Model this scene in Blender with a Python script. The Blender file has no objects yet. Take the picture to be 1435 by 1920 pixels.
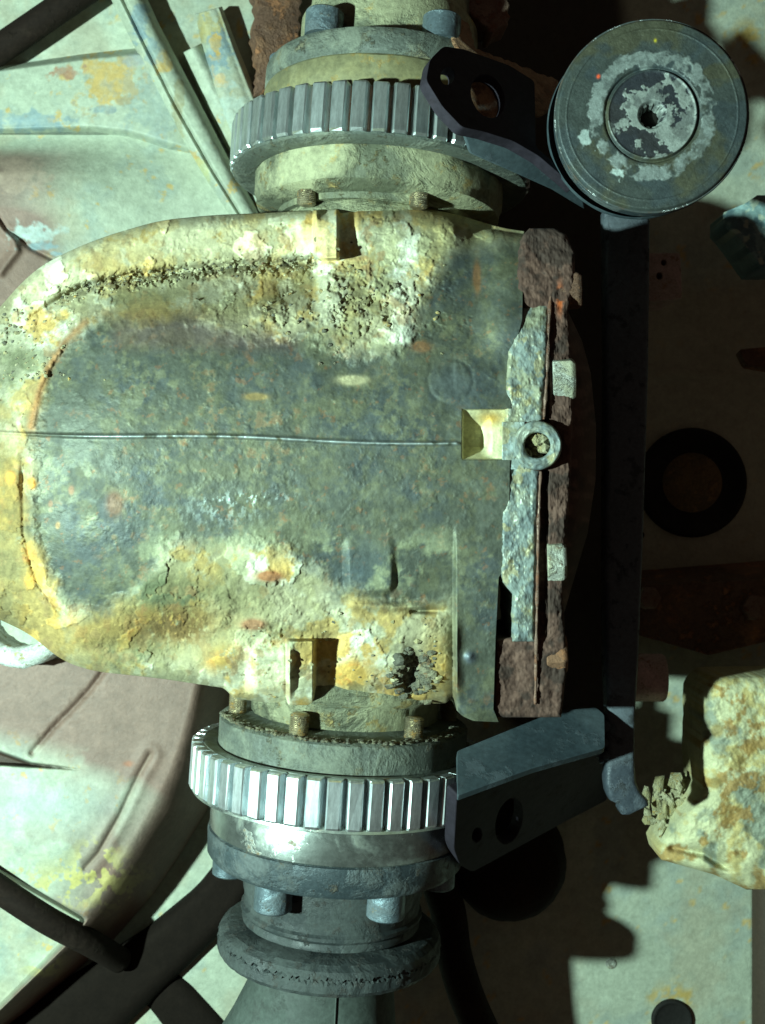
import bpy, bmesh, math, random
import numpy as np
from mathutils import Vector, Matrix, Quaternion
random.seed(7)
S = 0.000245            # metres per unit: everything below is laid out in units of about a quarter millimetre
D = 2000.0              # distance of the camera from the plane of the drive shaft
C = bpy.context.scene.collection

# ------------------------------------------------------------------ camera, world, lamp, exposure
cam_d = bpy.data.cameras.new('camera'); cam = bpy.data.objects.new('camera', cam_d); C.objects.link(cam)
cam.location = (0, 0, D*S); cam_d.lens = 37.5; cam_d.sensor_width = 36; cam_d.sensor_fit = 'AUTO'
cam_d.clip_start = 0.01; cam_d.clip_end = 50
cam_d.dof.use_dof = True; cam_d.dof.focus_distance = 1700*S; cam_d.dof.aperture_fstop = 20
bpy.context.scene.camera = cam
w = bpy.data.worlds.new("World"); bpy.context.scene.world = w; w.use_nodes = True
bg = w.node_tree.nodes['Background']; bg.inputs[0].default_value = (1.0, 0.76, 0.58, 1); bg.inputs[1].default_value = 0.042
ld = bpy.data.lights.new('work_lamp', 'POINT'); lamp = bpy.data.objects.new('work_lamp', ld); C.objects.link(lamp)
lamp.location = (-1900*S, -190*S, 2150*S); ld.energy = 50.0; ld.shadow_soft_size = 46*S; ld.color = (0.69, 1.0, 0.89)
vs = bpy.context.scene.view_settings; vs.view_transform = 'Standard'; vs.look = 'None'; vs.exposure = 0; vs.gamma = 1

# ------------------------------------------------------------------ numeric helpers
def vn(x, y, seed=0):
    xi = np.floor(x).astype(np.int64); yi = np.floor(y).astype(np.int64)
    fx = x - xi; fy = y - yi; fx = fx*fx*(3-2*fx); fy = fy*fy*(3-2*fy)
    def hsh(a, b):
        n = (a*374761393 + b*668265263 + seed*974634777) & 0xffffffff
        n = ((n ^ (n >> 13)) * 1274126177) & 0xffffffff
        n = n ^ (n >> 16)
        return (n & 0xffffff) / float(0xffffff)
    a = hsh(xi, yi); b = hsh(xi+1, yi); c = hsh(xi, yi+1); d = hsh(xi+1, yi+1)
    return (a*(1-fx)+b*fx)*(1-fy) + (c*(1-fx)+d*fx)*fy
def fbm(x, y, size, octv=5, seed=0, gain=.5):
    r = np.zeros_like(x, dtype=float); a = 1.0; t = 0; f = 1.0/size
    ca, sa = math.cos(.6), math.sin(.6)
    for i in range(octv):
        r += a*vn(x*f+i*17.3, y*f-i*9.1, seed+i*31); t += a; a *= gain; f *= 2.03
        x, y = ca*x-sa*y, sa*x+ca*y
    return r/t
def ridged(x, y, size, octv=4, seed=0):
    r = 0; a = 1.0; t = 0; f = 1.0/size
    for i in range(octv):
        r = r + a*(1-np.abs(2*vn(x*f+i*7.7, y*f+i*3.1, seed+i*13)-1)); t += a; a *= .5; f *= 2.1
    return r/t
def sst(a, b, x):
    t = np.clip((x-a)/(b-a+1e-12), 0, 1); return t*t*(3-2*t)
def gs(x, y, cx, cy, rx, ry=None):
    ry = ry or rx; return np.exp(-((x-cx)/rx)**2-((y-cy)/ry)**2)
def box(x, y, x0, x1, y0, y1, s=6):
    return sst(x0-s, x0+s, x)*(1-sst(x1-s, x1+s, x))*sst(y0-s, y0+s, y)*(1-sst(y1-s, y1+s, y))
def polyd(x, y, poly):          # signed distance, positive inside
    d = np.full(x.shape, 1e9); ins = np.zeros(x.shape, bool); n = len(poly)
    for i in range(n):
        x0, y0 = poly[i]; x1, y1 = poly[(i+1) % n]
        ex, ey = x1-x0, y1-y0; t = np.clip(((x-x0)*ex+(y-y0)*ey)/(ex*ex+ey*ey+1e-9), 0, 1)
        d = np.minimum(d, np.hypot(x-x0-t*ex, y-y0-t*ey))
        if y1 != y0:
            c = ((y0 > y) != (y1 > y)) & (x < (x1-x0)*(y-y0)/(y1-y0)+x0); ins ^= c
    return np.where(ins, d, -d)
def lined(x, y, pts):
    d = np.full(x.shape, 1e9)
    for (x0, y0), (x1, y1) in zip(pts[:-1], pts[1:]):
        ex, ey = x1-x0, y1-y0; t = np.clip(((x-x0)*ex+(y-y0)*ey)/(ex*ex+ey*ey+1e-9), 0, 1)
        d = np.minimum(d, np.hypot(x-x0-t*ex, y-y0-t*ey))
    return d
def itp(x, pts):
    return np.interp(x, [p[0] for p in pts], [p[1] for p in pts])
def itps(x, pts, w):
    return sum(itp(x+o*w, pts) for o in (-1, -.67, -.33, 0, .33, .67, 1))/7
def mixc(c, col, m):
    return c*(1-m[..., None]) + np.array(col, float)*m[..., None]
def W(px, py, h):               # sight position + height above the shaft plane -> place
    k = (D-h)/D
    return np.stack([(px-717.5)*k, (960.0-py)*k, h+0*px], -1) if isinstance(px, np.ndarray) else Vector(((px-717.5)*k, (960.0-py)*k, h))
def WL(p): return Vector(W(float(p[0]), float(p[1]), float(p[2])))

# ------------------------------------------------------------------ object helpers
ORG = {}
def thing(name, label, cat, org, group=None, quat=None):
    o = bpy.data.objects.new(name, None); C.objects.link(o); o.empty_display_size = .01
    o.location = Vector(org)*S; ORG[o.name] = Vector(org)
    if quat: o.rotation_mode = 'QUATERNION'; o.rotation_quaternion = quat
    o['label'] = label; o['category'] = cat
    if group: o['group'] = group
    return o
def world_org(o):
    v = Vector((0, 0, 0))
    while o is not None:
        v += ORG.get(o.name, Vector((0, 0, 0))); o = o.parent
    return v
def mobj(name, verts, faces, mat, parent=None, org=None, smooth=True, col=None, local=False, bevel=0, auto=None):
    """verts in layout units; world positions unless local"""
    V = np.asarray(verts, float).reshape(-1, 3)
    if not local:
        if parent is not None: V = V - np.array(world_org(parent))
        elif org is not None: V = V - np.array(org)
    me = bpy.data.meshes.new(name)
    if isinstance(faces, np.ndarray):
        n = len(V); m = len(faces); k = faces.shape[1]
        me.vertices.add(n); me.vertices.foreach_set('co', (V*S).astype(np.float32).ravel())
        me.loops.add(m*k); me.loops.foreach_set('vertex_index', faces.astype(np.int32).ravel())
        me.polygons.add(m); me.polygons.foreach_set('loop_start', np.arange(0, m*k, k, dtype=np.int32))
        me.update(calc_edges=True); me.validate()
    else:
        me.from_pydata([tuple(v) for v in V*S], [], [tuple(f) for f in faces])
        bm = bmesh.new(); bm.from_mesh(me); bmesh.ops.recalc_face_normals(bm, faces=bm.faces); bm.to_mesh(me); bm.free()
    if col is not None:
        a = me.color_attributes.new('paint', 'FLOAT_COLOR', 'POINT')
        cc = np.ones((len(V), 4), np.float32); c2 = np.asarray(col, np.float32).reshape(len(V), -1); cc[:, :c2.shape[1]] = c2
        a.data.foreach_set('color', cc.ravel())
    me.materials.append(mat)
    if smooth: me.polygons.foreach_set('use_smooth', [True]*len(me.polygons))
    if auto: 
        try: me.set_sharp_from_angle(angle=math.radians(auto))
        except Exception: pass
    o = bpy.data.objects.new(name, me); C.objects.link(o)
    if parent is not None: o.parent = parent
    elif org is not None: o.location = Vector(org)*S; ORG[o.name] = Vector(org)
    if bevel:
        b = o.modifiers.new('bevel', 'BEVEL'); b.width = bevel*S; b.segments = 2; b.limit_method = 'ANGLE'; b.angle_limit = math.radians(35)
    return o
def tag(o, label=None, cat=None, group=None, kind=None):
    if label: o['label'] = label
    if cat: o['category'] = cat
    if group: o['group'] = group
    if kind: o['kind'] = kind
    return o
def relief(name, PX, PY, H, COL, mat, parent=None, back=None, org=None, alpha=None):
    """a surface with real height over a grid; 'back' closes its rim backwards"""
    V = W(PX, PY, H); n, m = PX.shape
    if back is not None:
        Vb = np.empty((n+2, m+2, 3)); Vb[1:-1, 1:-1] = V
        Vb[0, 1:-1] = V[0]; Vb[-1, 1:-1] = V[-1]; Vb[:, 0] = Vb[:, 1]; Vb[:, -1] = Vb[:, -2]
        for sl in (np.s_[0, :], np.s_[-1, :], np.s_[:, 0], np.s_[:, -1]): Vb[sl + (2,)] = back
        V = Vb
        Cb = np.empty((n+2, m+2, COL.shape[-1])); Cb[1:-1, 1:-1] = COL; Cb[0, 1:-1] = COL[0]; Cb[-1, 1:-1] = COL[-1]; Cb[:, 0] = Cb[:, 1]; Cb[:, -1] = Cb[:, -2]
        for sl in (np.s_[0, :], np.s_[-1, :], np.s_[:, 0], np.s_[:, -1]): Cb[sl] = Cb[sl].mean(axis=0)*.85
        COL = Cb; n += 2; m += 2
    i = np.arange(n*m).reshape(n, m)
    F = np.stack([i[:-1, :-1], i[1:, :-1], i[1:, 1:], i[:-1, 1:]], -1).reshape(-1, 4)
    # face up towards +z whichever way the grid runs
    a = V[1, 1]; mid = V[n//2, m//2]; b1 = V[min(n//2+1, n-1), m//2]-mid; b2 = V[n//2, min(m//2+1, m-1)]-mid
    if b1[0]*b2[1]-b1[1]*b2[0] < 0: F = F[:, ::-1].copy()
    return mobj(name, V, F, mat, parent, org, col=COL)
def strip_grid(pts, nu, nv):
    """grid along a polyline of (x, y, halfwidth)"""
    P = np.array(pts, float); s = np.concatenate([[0], np.cumsum(np.hypot(*np.diff(P[:, :2], axis=0).T))])
    t = np.linspace(0, s[-1], nu); x = np.interp(t, s, P[:, 0]); y = np.interp(t, s, P[:, 1]); hw = np.interp(t, s, P[:, 2])
    k = max(3, nu//12); ker = np.ones(k)/k
    xs = np.convolve(np.pad(x, k, 'reflect', reflect_type='odd'), ker, 'same')[k:-k]; ys = np.convolve(np.pad(y, k, 'reflect', reflect_type='odd'), ker, 'same')[k:-k]
    dx = np.gradient(xs); dy = np.gradient(ys); L = np.hypot(dx, dy); nx, ny = -dy/L, dx/L
    v = np.linspace(-1, 1, nv)
    return xs[:, None]+nx[:, None]*hw[:, None]*v, ys[:, None]+ny[:, None]*hw[:, None]*v, (t/s[-1])[:, None]+0*v, v[None, :]+0*t[:, None]
def frame_from(axis):
    return Vector((0, 0, 1)).rotation_difference(Vector(axis).normalized())
def lathe_vf(prof, seg=96, jitter=0, seed=1, closed=True):
    V = []; F = []; n = len(prof); rnd = random.Random(seed)
    ph = [rnd.random()*6.28 for _ in range(6)]
    for j in range(seg):
        a = 2*math.pi*j/seg
        for i, (r, z) in enumerate(prof):
            rr = r
            if jitter: rr += jitter*(math.sin(a*7+ph[0]+i)*.4+math.sin(a*17+ph[1]+i*2)*.35+math.sin(a*31+ph[2]+i*1.3)*.25)
            V.append((rr*math.cos(a), rr*math.sin(a), z))
    for j in range(seg):
        k = (j+1) % seg
        for i in range(n-1): F.append((j*n+i, k*n+i, k*n+i+1, j*n+i+1))
    return V, F
def tr(V, M): return [tuple(M @ Vector(v)) for v in V]
def tube_vf(pts, r, seg=16, sub=10):
    P = [Vector(p) for p in pts]; Q = []
    for i in range(len(P)-1):
        p0 = P[max(i-1, 0)]; p1 = P[i]; p2 = P[i+1]; p3 = P[min(i+2, len(P)-1)]
        for j in range(sub):
            t = j/sub; Q.append(.5*((2*p1)+(p2-p0)*t+(2*p0-5*p1+4*p2-p3)*t*t+(3*p1-p0-3*p2+p3)*t**3))
    Q.append(P[-1]); V = []; F = []; up = Vector((0.13, .2, 1)).normalized()
    for i, q in enumerate(Q):
        d = (Q[min(i+1, len(Q)-1)]-Q[max(i-1, 0)]).normalized(); a = d.cross(up).normalized(); b = d.cross(a)
        rr = r(i/(len(Q)-1)) if callable(r) else r
        for k in range(seg):
            t = 2*math.pi*k/seg; V.append(tuple(q+a*math.cos(t)*rr+b*math.sin(t)*rr))
    for i in range(len(Q)-1):
        for k in range(seg):
            k2 = (k+1) % seg; F.append((i*seg+k, i*seg+k2, (i+1)*seg+k2, (i+1)*seg+k))
    F.append(tuple(range(seg))); F.append(tuple(range((len(Q)-1)*seg, len(Q)*seg))[::-1])
    return V, F
def plate_vf(poly, holes, p0, n, thick):
    """a flat plate whose face lies in the plane (p0, n), seen outline given by sight positions"""
    n = Vector(n).normalized(); p0 = WL(p0); cam_p = Vector((0, 0, D))
    def hit(q):
        d = Vector(((q[0]-717.5), (960-q[1]), -D)); t = (p0-cam_p).dot(n)/d.dot(n); return cam_p+d*t
    bm = bmesh.new(); es = []
    for loop in [poly]+holes:
        vs_ = [bm.verts.new(hit(q)) for q in loop]
        for i in range(len(vs_)): es.append(bm.edges.new((vs_[i], vs_[(i+1) % len(vs_)])))
    r = bmesh.ops.triangle_fill(bm, use_beauty=True, use_dissolve=True, edges=es, normal=n)
    fs = [f for f in bm.faces]
    g = bmesh.ops.extrude_face_region(bm, geom=fs)
    nv = [v for v in g['geom'] if isinstance(v, bmesh.types.BMVert)]
    bmesh.ops.translate(bm, verts=nv, vec=-n*thick)
    bmesh.ops.recalc_face_normals(bm, faces=bm.faces)
    bm.verts.index_update(); V = [tuple(v.co) for v in bm.verts]; F = [tuple(v.index for v in f.verts) for f in bm.faces]; bm.free()
    return V, F
def ell(cx, cy, rx, ry, rot=0, n=32):
    return [(cx+rx*math.cos(t)*math.cos(rot)-ry*math.sin(t)*math.sin(rot), cy+rx*math.cos(t)*math.sin(rot)+ry*math.sin(t)*math.cos(rot)) for t in [2*math.pi*i/n for i in range(n)]]
def smooth_poly(poly, r=8, n=3):
    out = []; m = len(poly)
    for i in range(m):
        p = Vector(poly[i]); a = Vector(poly[i-1]); b = Vector(poly[(i+1) % m])
        ra = min(r, (a-p).length*.45); rb = min(r, (b-p).length*.45)
        s = p+(a-p).normalized()*ra; e = p+(b-p).normalized()*rb
        for k in range(n+1):
            t = k/n; q = s*(1-t)**2+p*2*t*(1-t)+e*t*t; out.append((q.x, q.y))
    return out
def blob_vf(c, r, seed, sq=(1, 1, 1), rough=.35):
    rnd = random.Random(seed); V, F = [], []
    ph = (1+5**.5)/2
    B = [(-1, ph, 0), (1, ph, 0), (-1, -ph, 0), (1, -ph, 0), (0, -1, ph), (0, 1, ph), (0, -1, -ph), (0, 1, -ph), (ph, 0, -1), (ph, 0, 1), (-ph, 0, -1), (-ph, 0, 1)]
    FF = [(0, 11, 5), (0, 5, 1), (0, 1, 7), (0, 7, 10), (0, 10, 11), (1, 5, 9), (5, 11, 4), (11, 10, 2), (10, 7, 6), (7, 1, 8), (3, 9, 4), (3, 4, 2), (3, 2, 6), (3, 6, 8), (3, 8, 9), (4, 9, 5), (2, 4, 11), (6, 2, 10), (8, 6, 7), (9, 8, 1)]
    for b in B:
        k = r*(1-rough/2+rough*rnd.random())/1.9
        V.append((c[0]+b[0]*k*sq[0], c[1]+b[1]*k*sq[1], c[2]+b[2]*k*sq[2]))
    return V, FF
class MB:
    def __init__(s): s.V = []; s.F = []
    def add(s, VF):
        o = len(s.V); s.V += list(VF[0]); s.F += [tuple(i+o for i in f) for f in VF[1]]

# ------------------------------------------------------------------ materials
def nodes(name):
    m = bpy.data.materials.new(name); m.use_nodes = True; nt = m.node_tree; b = nt.nodes['Principled BSDF']
    tc = nt.nodes.new('ShaderNodeTexCoord'); mp = nt.nodes.new('ShaderNodeMapping'); mp.inputs['Scale'].default_value = (1/(S*1000),)*3
    nt.links.new(tc.outputs['Object'], mp.inputs['Vector'])
    return m, nt, b, mp.outputs[0]
def noise(nt, vec, scale, detail=6, rough=.6, dist=0):
    n = nt.nodes.new('ShaderNodeTexNoise'); n.inputs['Scale'].default_value = scale; n.inputs['Detail'].default_value = detail
    n.inputs['Roughness'].default_value = rough; n.inputs['Distortion'].default_value = dist; nt.links.new(vec, n.inputs['Vector']); return n.outputs['Fac']
def mrange(nt, v, a, b, c=0, d=1, smooth=True):
    n = nt.nodes.new('ShaderNodeMapRange'); n.interpolation_type = 'SMOOTHSTEP' if smooth else 'LINEAR'; n.clamp = True
    for k, x in zip(('From Min', 'From Max', 'To Min', 'To Max'), (a, b, c, d)): n.inputs[k].default_value = x
    nt.links.new(v, n.inputs['Value']); return n.outputs[0]
def mixn(nt, f, a, b, mode='MIX'):
    n = nt.nodes.new('ShaderNodeMix'); n.data_type = 'RGBA'; n.blend_type = mode
    for key, v in ((0, f), (6, a), (7, b)):
        if isinstance(v, (int, float)): n.inputs[key].default_value = v
        elif isinstance(v, tuple): n.inputs[key].default_value = (*v, 1)
        else: nt.links.new(v, n.inputs[key])
    return n.outputs[2]
def bumpn(nt, h, dist, strength, b):
    n = nt.nodes.new('ShaderNodeBump'); n.inputs['Distance'].default_value = dist*S; n.inputs['Strength'].default_value = strength
    nt.links.new(h, n.inputs['Height'])
    nt.links.new(n.outputs[0], b.inputs['Normal'])
def paint_mat(name, rough=(.45, .85), metal=0.0, bump=3.0, bs=1.0, spec=.5, var=.35):
    """reads the colour laid on the mesh; its alpha is how bare and glossy the metal is"""
    m, nt, b, v = nodes(name)
    at = nt.nodes.new('ShaderNodeAttribute'); at.attribute_name = 'paint'
    n1 = noise(nt, v, 45*bs, 8, .7); n2 = noise(nt, v, 160*bs, 5, .7)
    k = mrange(nt, n1, .3, .7, 1-var, 1+var, False); k2 = mrange(nt, n2, .3, .7, 1-var*.7, 1+var*.7, False)
    mm = nt.nodes.new('ShaderNodeMath'); mm.operation = 'MULTIPLY'; nt.links.new(k, mm.inputs[0]); nt.links.new(k2, mm.inputs[1])
    cmb = nt.nodes.new('ShaderNodeCombineColor')
    for i in range(3): nt.links.new(mm.outputs[0], cmb.inputs[i])
    nt.links.new(mixn(nt, 1.0, at.outputs['Color'], cmb.outputs[0], 'MULTIPLY'), b.inputs['Base Color'])
    nt.links.new(mrange(nt, at.outputs['Alpha'], 0, 1, rough[1], rough[0], False), b.inputs['Roughness'])
    nt.links.new(mrange(nt, at.outputs['Alpha'], 0, 1, 0, metal, False), b.inputs['Metallic'])
    b.inputs['Specular IOR Level'].default_value = spec
    a = nt.nodes.new('ShaderNodeMath'); a.operation = 'MULTIPLY_ADD'; nt.links.new(n2, a.inputs[0]); a.inputs[1].default_value = .5; nt.links.new(n1, a.inputs[2])
    bumpn(nt, a.outputs[0], bump, 1, b)
    return m
def dirty(name, base, metal=0, rough=.5, dirt=(.3, .28, .18), amt=.5, rust=(.2, .08, .03), ramt=.3, sc=1.0, bump=2.0, spec=.5, soft=.08, aniso=None):
    m, nt, b, v = nodes(name)
    vv = v
    if aniso:
        mp = nt.nodes.new('ShaderNodeMapping'); mp.inputs['Scale'].default_value = aniso; nt.links.new(v, mp.inputs['Vector']); vv = mp.outputs[0]
    n1 = noise(nt, vv, 7*sc, 9, .65, .4); n2 = noise(nt, v, 22*sc, 8, .7); n3 = noise(nt, vv, 110*sc, 6, .7); n4 = noise(nt, v, 3.2*sc, 4, .5)
    t = .5+(.5-amt)*.45
    dm = mrange(nt, n1, t-soft, t+soft); t2 = .5+(.5-ramt)*.45; rm = mrange(nt, n2, t2-.05, t2+.05)
    c = mixn(nt, dm, base, dirt); c = mixn(nt, rm, c, rust)
    k = mrange(nt, n3, .25, .75, .62, 1.38, False); k4 = mrange(nt, n4, .3, .7, .8, 1.2, False)
    mm = nt.nodes.new('ShaderNodeMath'); mm.operation = 'MULTIPLY'; nt.links.new(k, mm.inputs[0]); nt.links.new(k4, mm.inputs[1])
    cmb = nt.nodes.new('ShaderNodeCombineColor')
    for i in range(3): nt.links.new(mm.outputs[0], cmb.inputs[i])
    nt.links.new(mixn(nt, 1.0, c, cmb.outputs[0], 'MULTIPLY'), b.inputs['Base Color'])
    mx = nt.nodes.new('ShaderNodeMath'); mx.operation = 'MAXIMUM'; nt.links.new(dm, mx.inputs[0]); nt.links.new(rm, mx.inputs[1])
    nt.links.new(mrange(nt, mx.outputs[0], 0, 1, rough, .85, False), b.inputs['Roughness'])
    nt.links.new(mrange(nt, mx.outputs[0], 0, 1, metal, 0, False), b.inputs['Metallic'])
    b.inputs['Specular IOR Level'].default_value = spec
    a = nt.nodes.new('ShaderNodeMath'); a.operation = 'MULTIPLY_ADD'; nt.links.new(n3, a.inputs[0]); a.inputs[1].default_value = .4; nt.links.new(mx.outputs[0], a.inputs[2])
    bumpn(nt, a.outputs[0], bump, 1, b)
    return m
M_cast = paint_mat('casting_surface', (.43, .9), .50, .8, 1, .5, .20)
M_sheet = paint_mat('painted_sheet', (.35, .75), .0, 1.8, .8, .35, .16)
M_matte = paint_mat('dark_matte_band', (.6, .9), 0, 1.8, .8, .1, .2)  # matte finish of the near-black bands at the lower left
M_disc = paint_mat('worn_disc', (.28, .7), .4, 1.6, 1.2, .5, .3)
M_gear = dirty('machined_steel', (.74, .80, .82), .92, .36, (.38, .42, .41), .16, (.22, .14, .09), .04, 1.2, .5, .6, aniso=(1, 1, .25))
M_gearold = dirty('aged_steel', (.56, .62, .62), .9, .34, (.32, .33, .28), .18, (.20, .10, .06), .12, 1.2, 1.0, .6, aniso=(1, 1, .25))
M_gap = dirty('tooth_root', (.20, .13, .10), .4, .45, (.16, .09, .065), .5, (.16, .07, .04), .4, 2, 1)
M_gap2 = dirty('tooth_root_clean', (.13, .15, .16), .5, .45, (.10, .10, .09), .4, (.10, .07, .05), .2, 2, 1)
M_flmud = dirty('mud_caked_flange', (.12, .13, .085), .1, .6, (.31, .31, .19), .60, (.34, .26, .10), .28, .9, 6)
M_cupy = dirty('yellow_stained_cup', (.15, .15, .09), .2, .45, (.24, .215, .10), .55, (.27, .19, .06), .34, .8, .8, .5, .25)
M_flgrey = dirty('grey_flange', (.10, .115, .098), .15, .55, (.15, .165, .13), .45, (.15, .14, .09), .25, 1.4, 3)
M_cup = dirty('oily_cup', (.30, .33, .31), .85, .27, (.16, .165, .12), .36, (.17, .11, .05), .22, .6, .5)
M_cupdk = dirty('dark_cup', (.055, .075, .085), .3, .42, (.085, .10, .10), .45, (.10, .09, .07), .2, 1.6, 2.5)
M_rubber = dirty('rubber', (.028, .035, .036), 0, .5, (.045, .054, .052), .45, (.04, .04, .036), .3, 1.5, 1.5)
M_bolt = dirty('bolt_steel', (.15, .20, .23), .6, .36, (.09, .11, .12), .4, (.14, .12, .08), .2, 2, 1.5)
M_stud = dirty('brass_stained_stud', (.42, .38, .28), .85, .28, (.20, .16, .08), .35, (.30, .18, .05), .35, 3, 1)
M_brk = dirty('shaded_bracket_face', (.024, .020, .028), .1, .75, (.027, .022, .032), .35, (.022, .017, .022), .3, .8, .3, .15, .2)  # bracket faces darker than the legs, their shade put into the colour
M_brk2 = dirty('blue_grey_bracket', (.042, .062, .074), .25, .46, (.050, .070, .080), .4, (.05, .068, .08), .3, .8, .5, .4, .2)
M_brk3 = dirty('bar_paint', (.055, .068, .085), .2, .36, (.07, .085, .10), .4, (.03, .035, .04), .3, 1.3, 1.2, .5)
M_brown = dirty('rusty_brown', (.13, .065, .04), .0, .7, (.20, .10, .055), .5, (.30, .13, .06), .35, 1.3, 6)
M_rust = dirty('orange_rust', (.30, .16, .08), .0, .8, (.38, .22, .12), .5, (.24, .11, .05), .35, 1.6, 3)
M_edge = dirty('highlight_edge', (.5, .55, .55), .9, .22, (.05, .06, .06), .62, (.06, .05, .04), .4, 3, .6, soft=.03)
M_lightened = dirty('lightened_metal', (.42, .30, .27), .1, .5, (.34, .26, .22), .5, (.25, .15, .1), .3, 2, 1)  # lightened so the shadowed tube and clip show; light is in the colour
M_pale = dirty('pale_metal', (.58, .62, .58), 0, .5, (.40, .42, .38), .5, (.34, .28, .14), .3, 2, 2)
M_plate = dirty('scaly_plate', (.24, .28, .26), .25, .45, (.36, .38, .28), .55, (.38, .30, .12), .22, 2.2, 7)
M_nut = dirty('pale_nut', (.42, .44, .38), .3, .45, (.36, .36, .26), .5, (.2, .12, .07), .25, 3, 4)
M_hose = dirty('dark_hose', (.014, .009, .007), 0, .8, (.02, .013, .010), .4, (.016, .011, .008), .3, 1, 1, .1)
M_dkarm = dirty('dark_arm', (.04, .025, .018), 0, .7, (.06, .038, .028), .5, (.08, .045, .03), .3, .8, 3, .2)
M_crumb = dirty('mud_crumb', (.40, .38, .24), 0, .9, (.30, .27, .14), .5, (.40, .27, .08), .3, 4, 3)
M_crumbd = dirty('dark_crumb', (.12, .12, .09), 0, .9, (.18, .17, .11), .5, (.2, .12, .06), .3, 4, 3)
M_boot = dirty('grey_boot', (.050, .062, .055), 0, .6, (.06, .075, .066), .5, (.048, .056, .05), .3, .7, .6, .3)
M_plugc = dirty('plug_middle', (.16, .10, .04), 0, .8, (.10, .07, .035), .5, (.2, .12, .05), .3, 1.4, 2)
M_hole = dirty('black_rubber_plug', (.012, .011, .01), 0, .8, (.02, .018, .015), .4, (.03, .025, .02), .2, 1, 1, .2)

# ------------------------------------------------------------------ palette (surface colours)
CREAM = (.60, .59, .43); PALE = (.66, .68, .55); YEL = (.58, .38, .07); OCH = (.42, .29, .09); ORG_ = (.40, .17, .05)
GRN = (.18, .185, .11); STEEL = (.128, .142, .112); BLUE = (.100, .122, .126); DBR = (.07, .045, .03); PINK = (.20, .13, .105); SHEET = (.35, .385, .30)

# =================================================================== DIFFERENTIAL HOUSING
TOP = [(-90, 690), (-40, 620), (0, 576), (60, 508), (130, 470), (200, 442), (300, 413), (400, 403), (480, 400), (590, 394), (700, 388), (790, 390), (850, 402), (900, 425), (985, 440)]
BOT = [(-90, 1120), (0, 1162), (60, 1190), (110, 1236), (170, 1258), (300, 1272), (420, 1290), (440, 1310), (540, 1322), (700, 1326), (848, 1318), (853, 1306), (862, 1328), (876, 1343), (896, 1352), (945, 1354), (985, 1354)]
GRV = [(-90, 740), (-40, 690), (0, 640), (60, 590), (150, 537), (250, 515), (400, 500), (545, 489), (600, 485)]
LED = [(560, 215), (590, 182), (640, 132), (700, 92), (760, 66), (850, 57), (1000, 60), (1060, 74), (1100, 90), (1150, 128), (1200, 185), (1260, 240)]
DARK = [(185, 600), (300, 588), (440, 612), (560, 620), (650, 655), (760, 648), (795, 560), (850, 470), (930, 455), (1000, 440), (1000, 1375), (848, 1375), (846, 1120), (800, 1128), (745, 1128), (640, 1112), (590, 1055), (500, 1035), (420, 1025), (300, 1035), (285, 1085), (230, 1130), (170, 1148), (110, 1120), (78, 1060), (60, 1000), (58, 850), (66, 760), (96, 695), (132, 645)]
def dark_mask(x, y):
    wx = x+26*(fbm(x, y, 55, 5, 11)-.5)*2; wy = y+30*(fbm(x, y, 60, 5, 12)-.5)*2
    # keep the straight edges straight near the rear flange
    k = sst(780, 840, x); wx = wx*(1-k)+x*k
    return sst(-24, 24, polyd(wx, wy, DARK)+10*(fbm(x, y, 12, 4, 14, .6)-.5)*2*(1-k))
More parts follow.
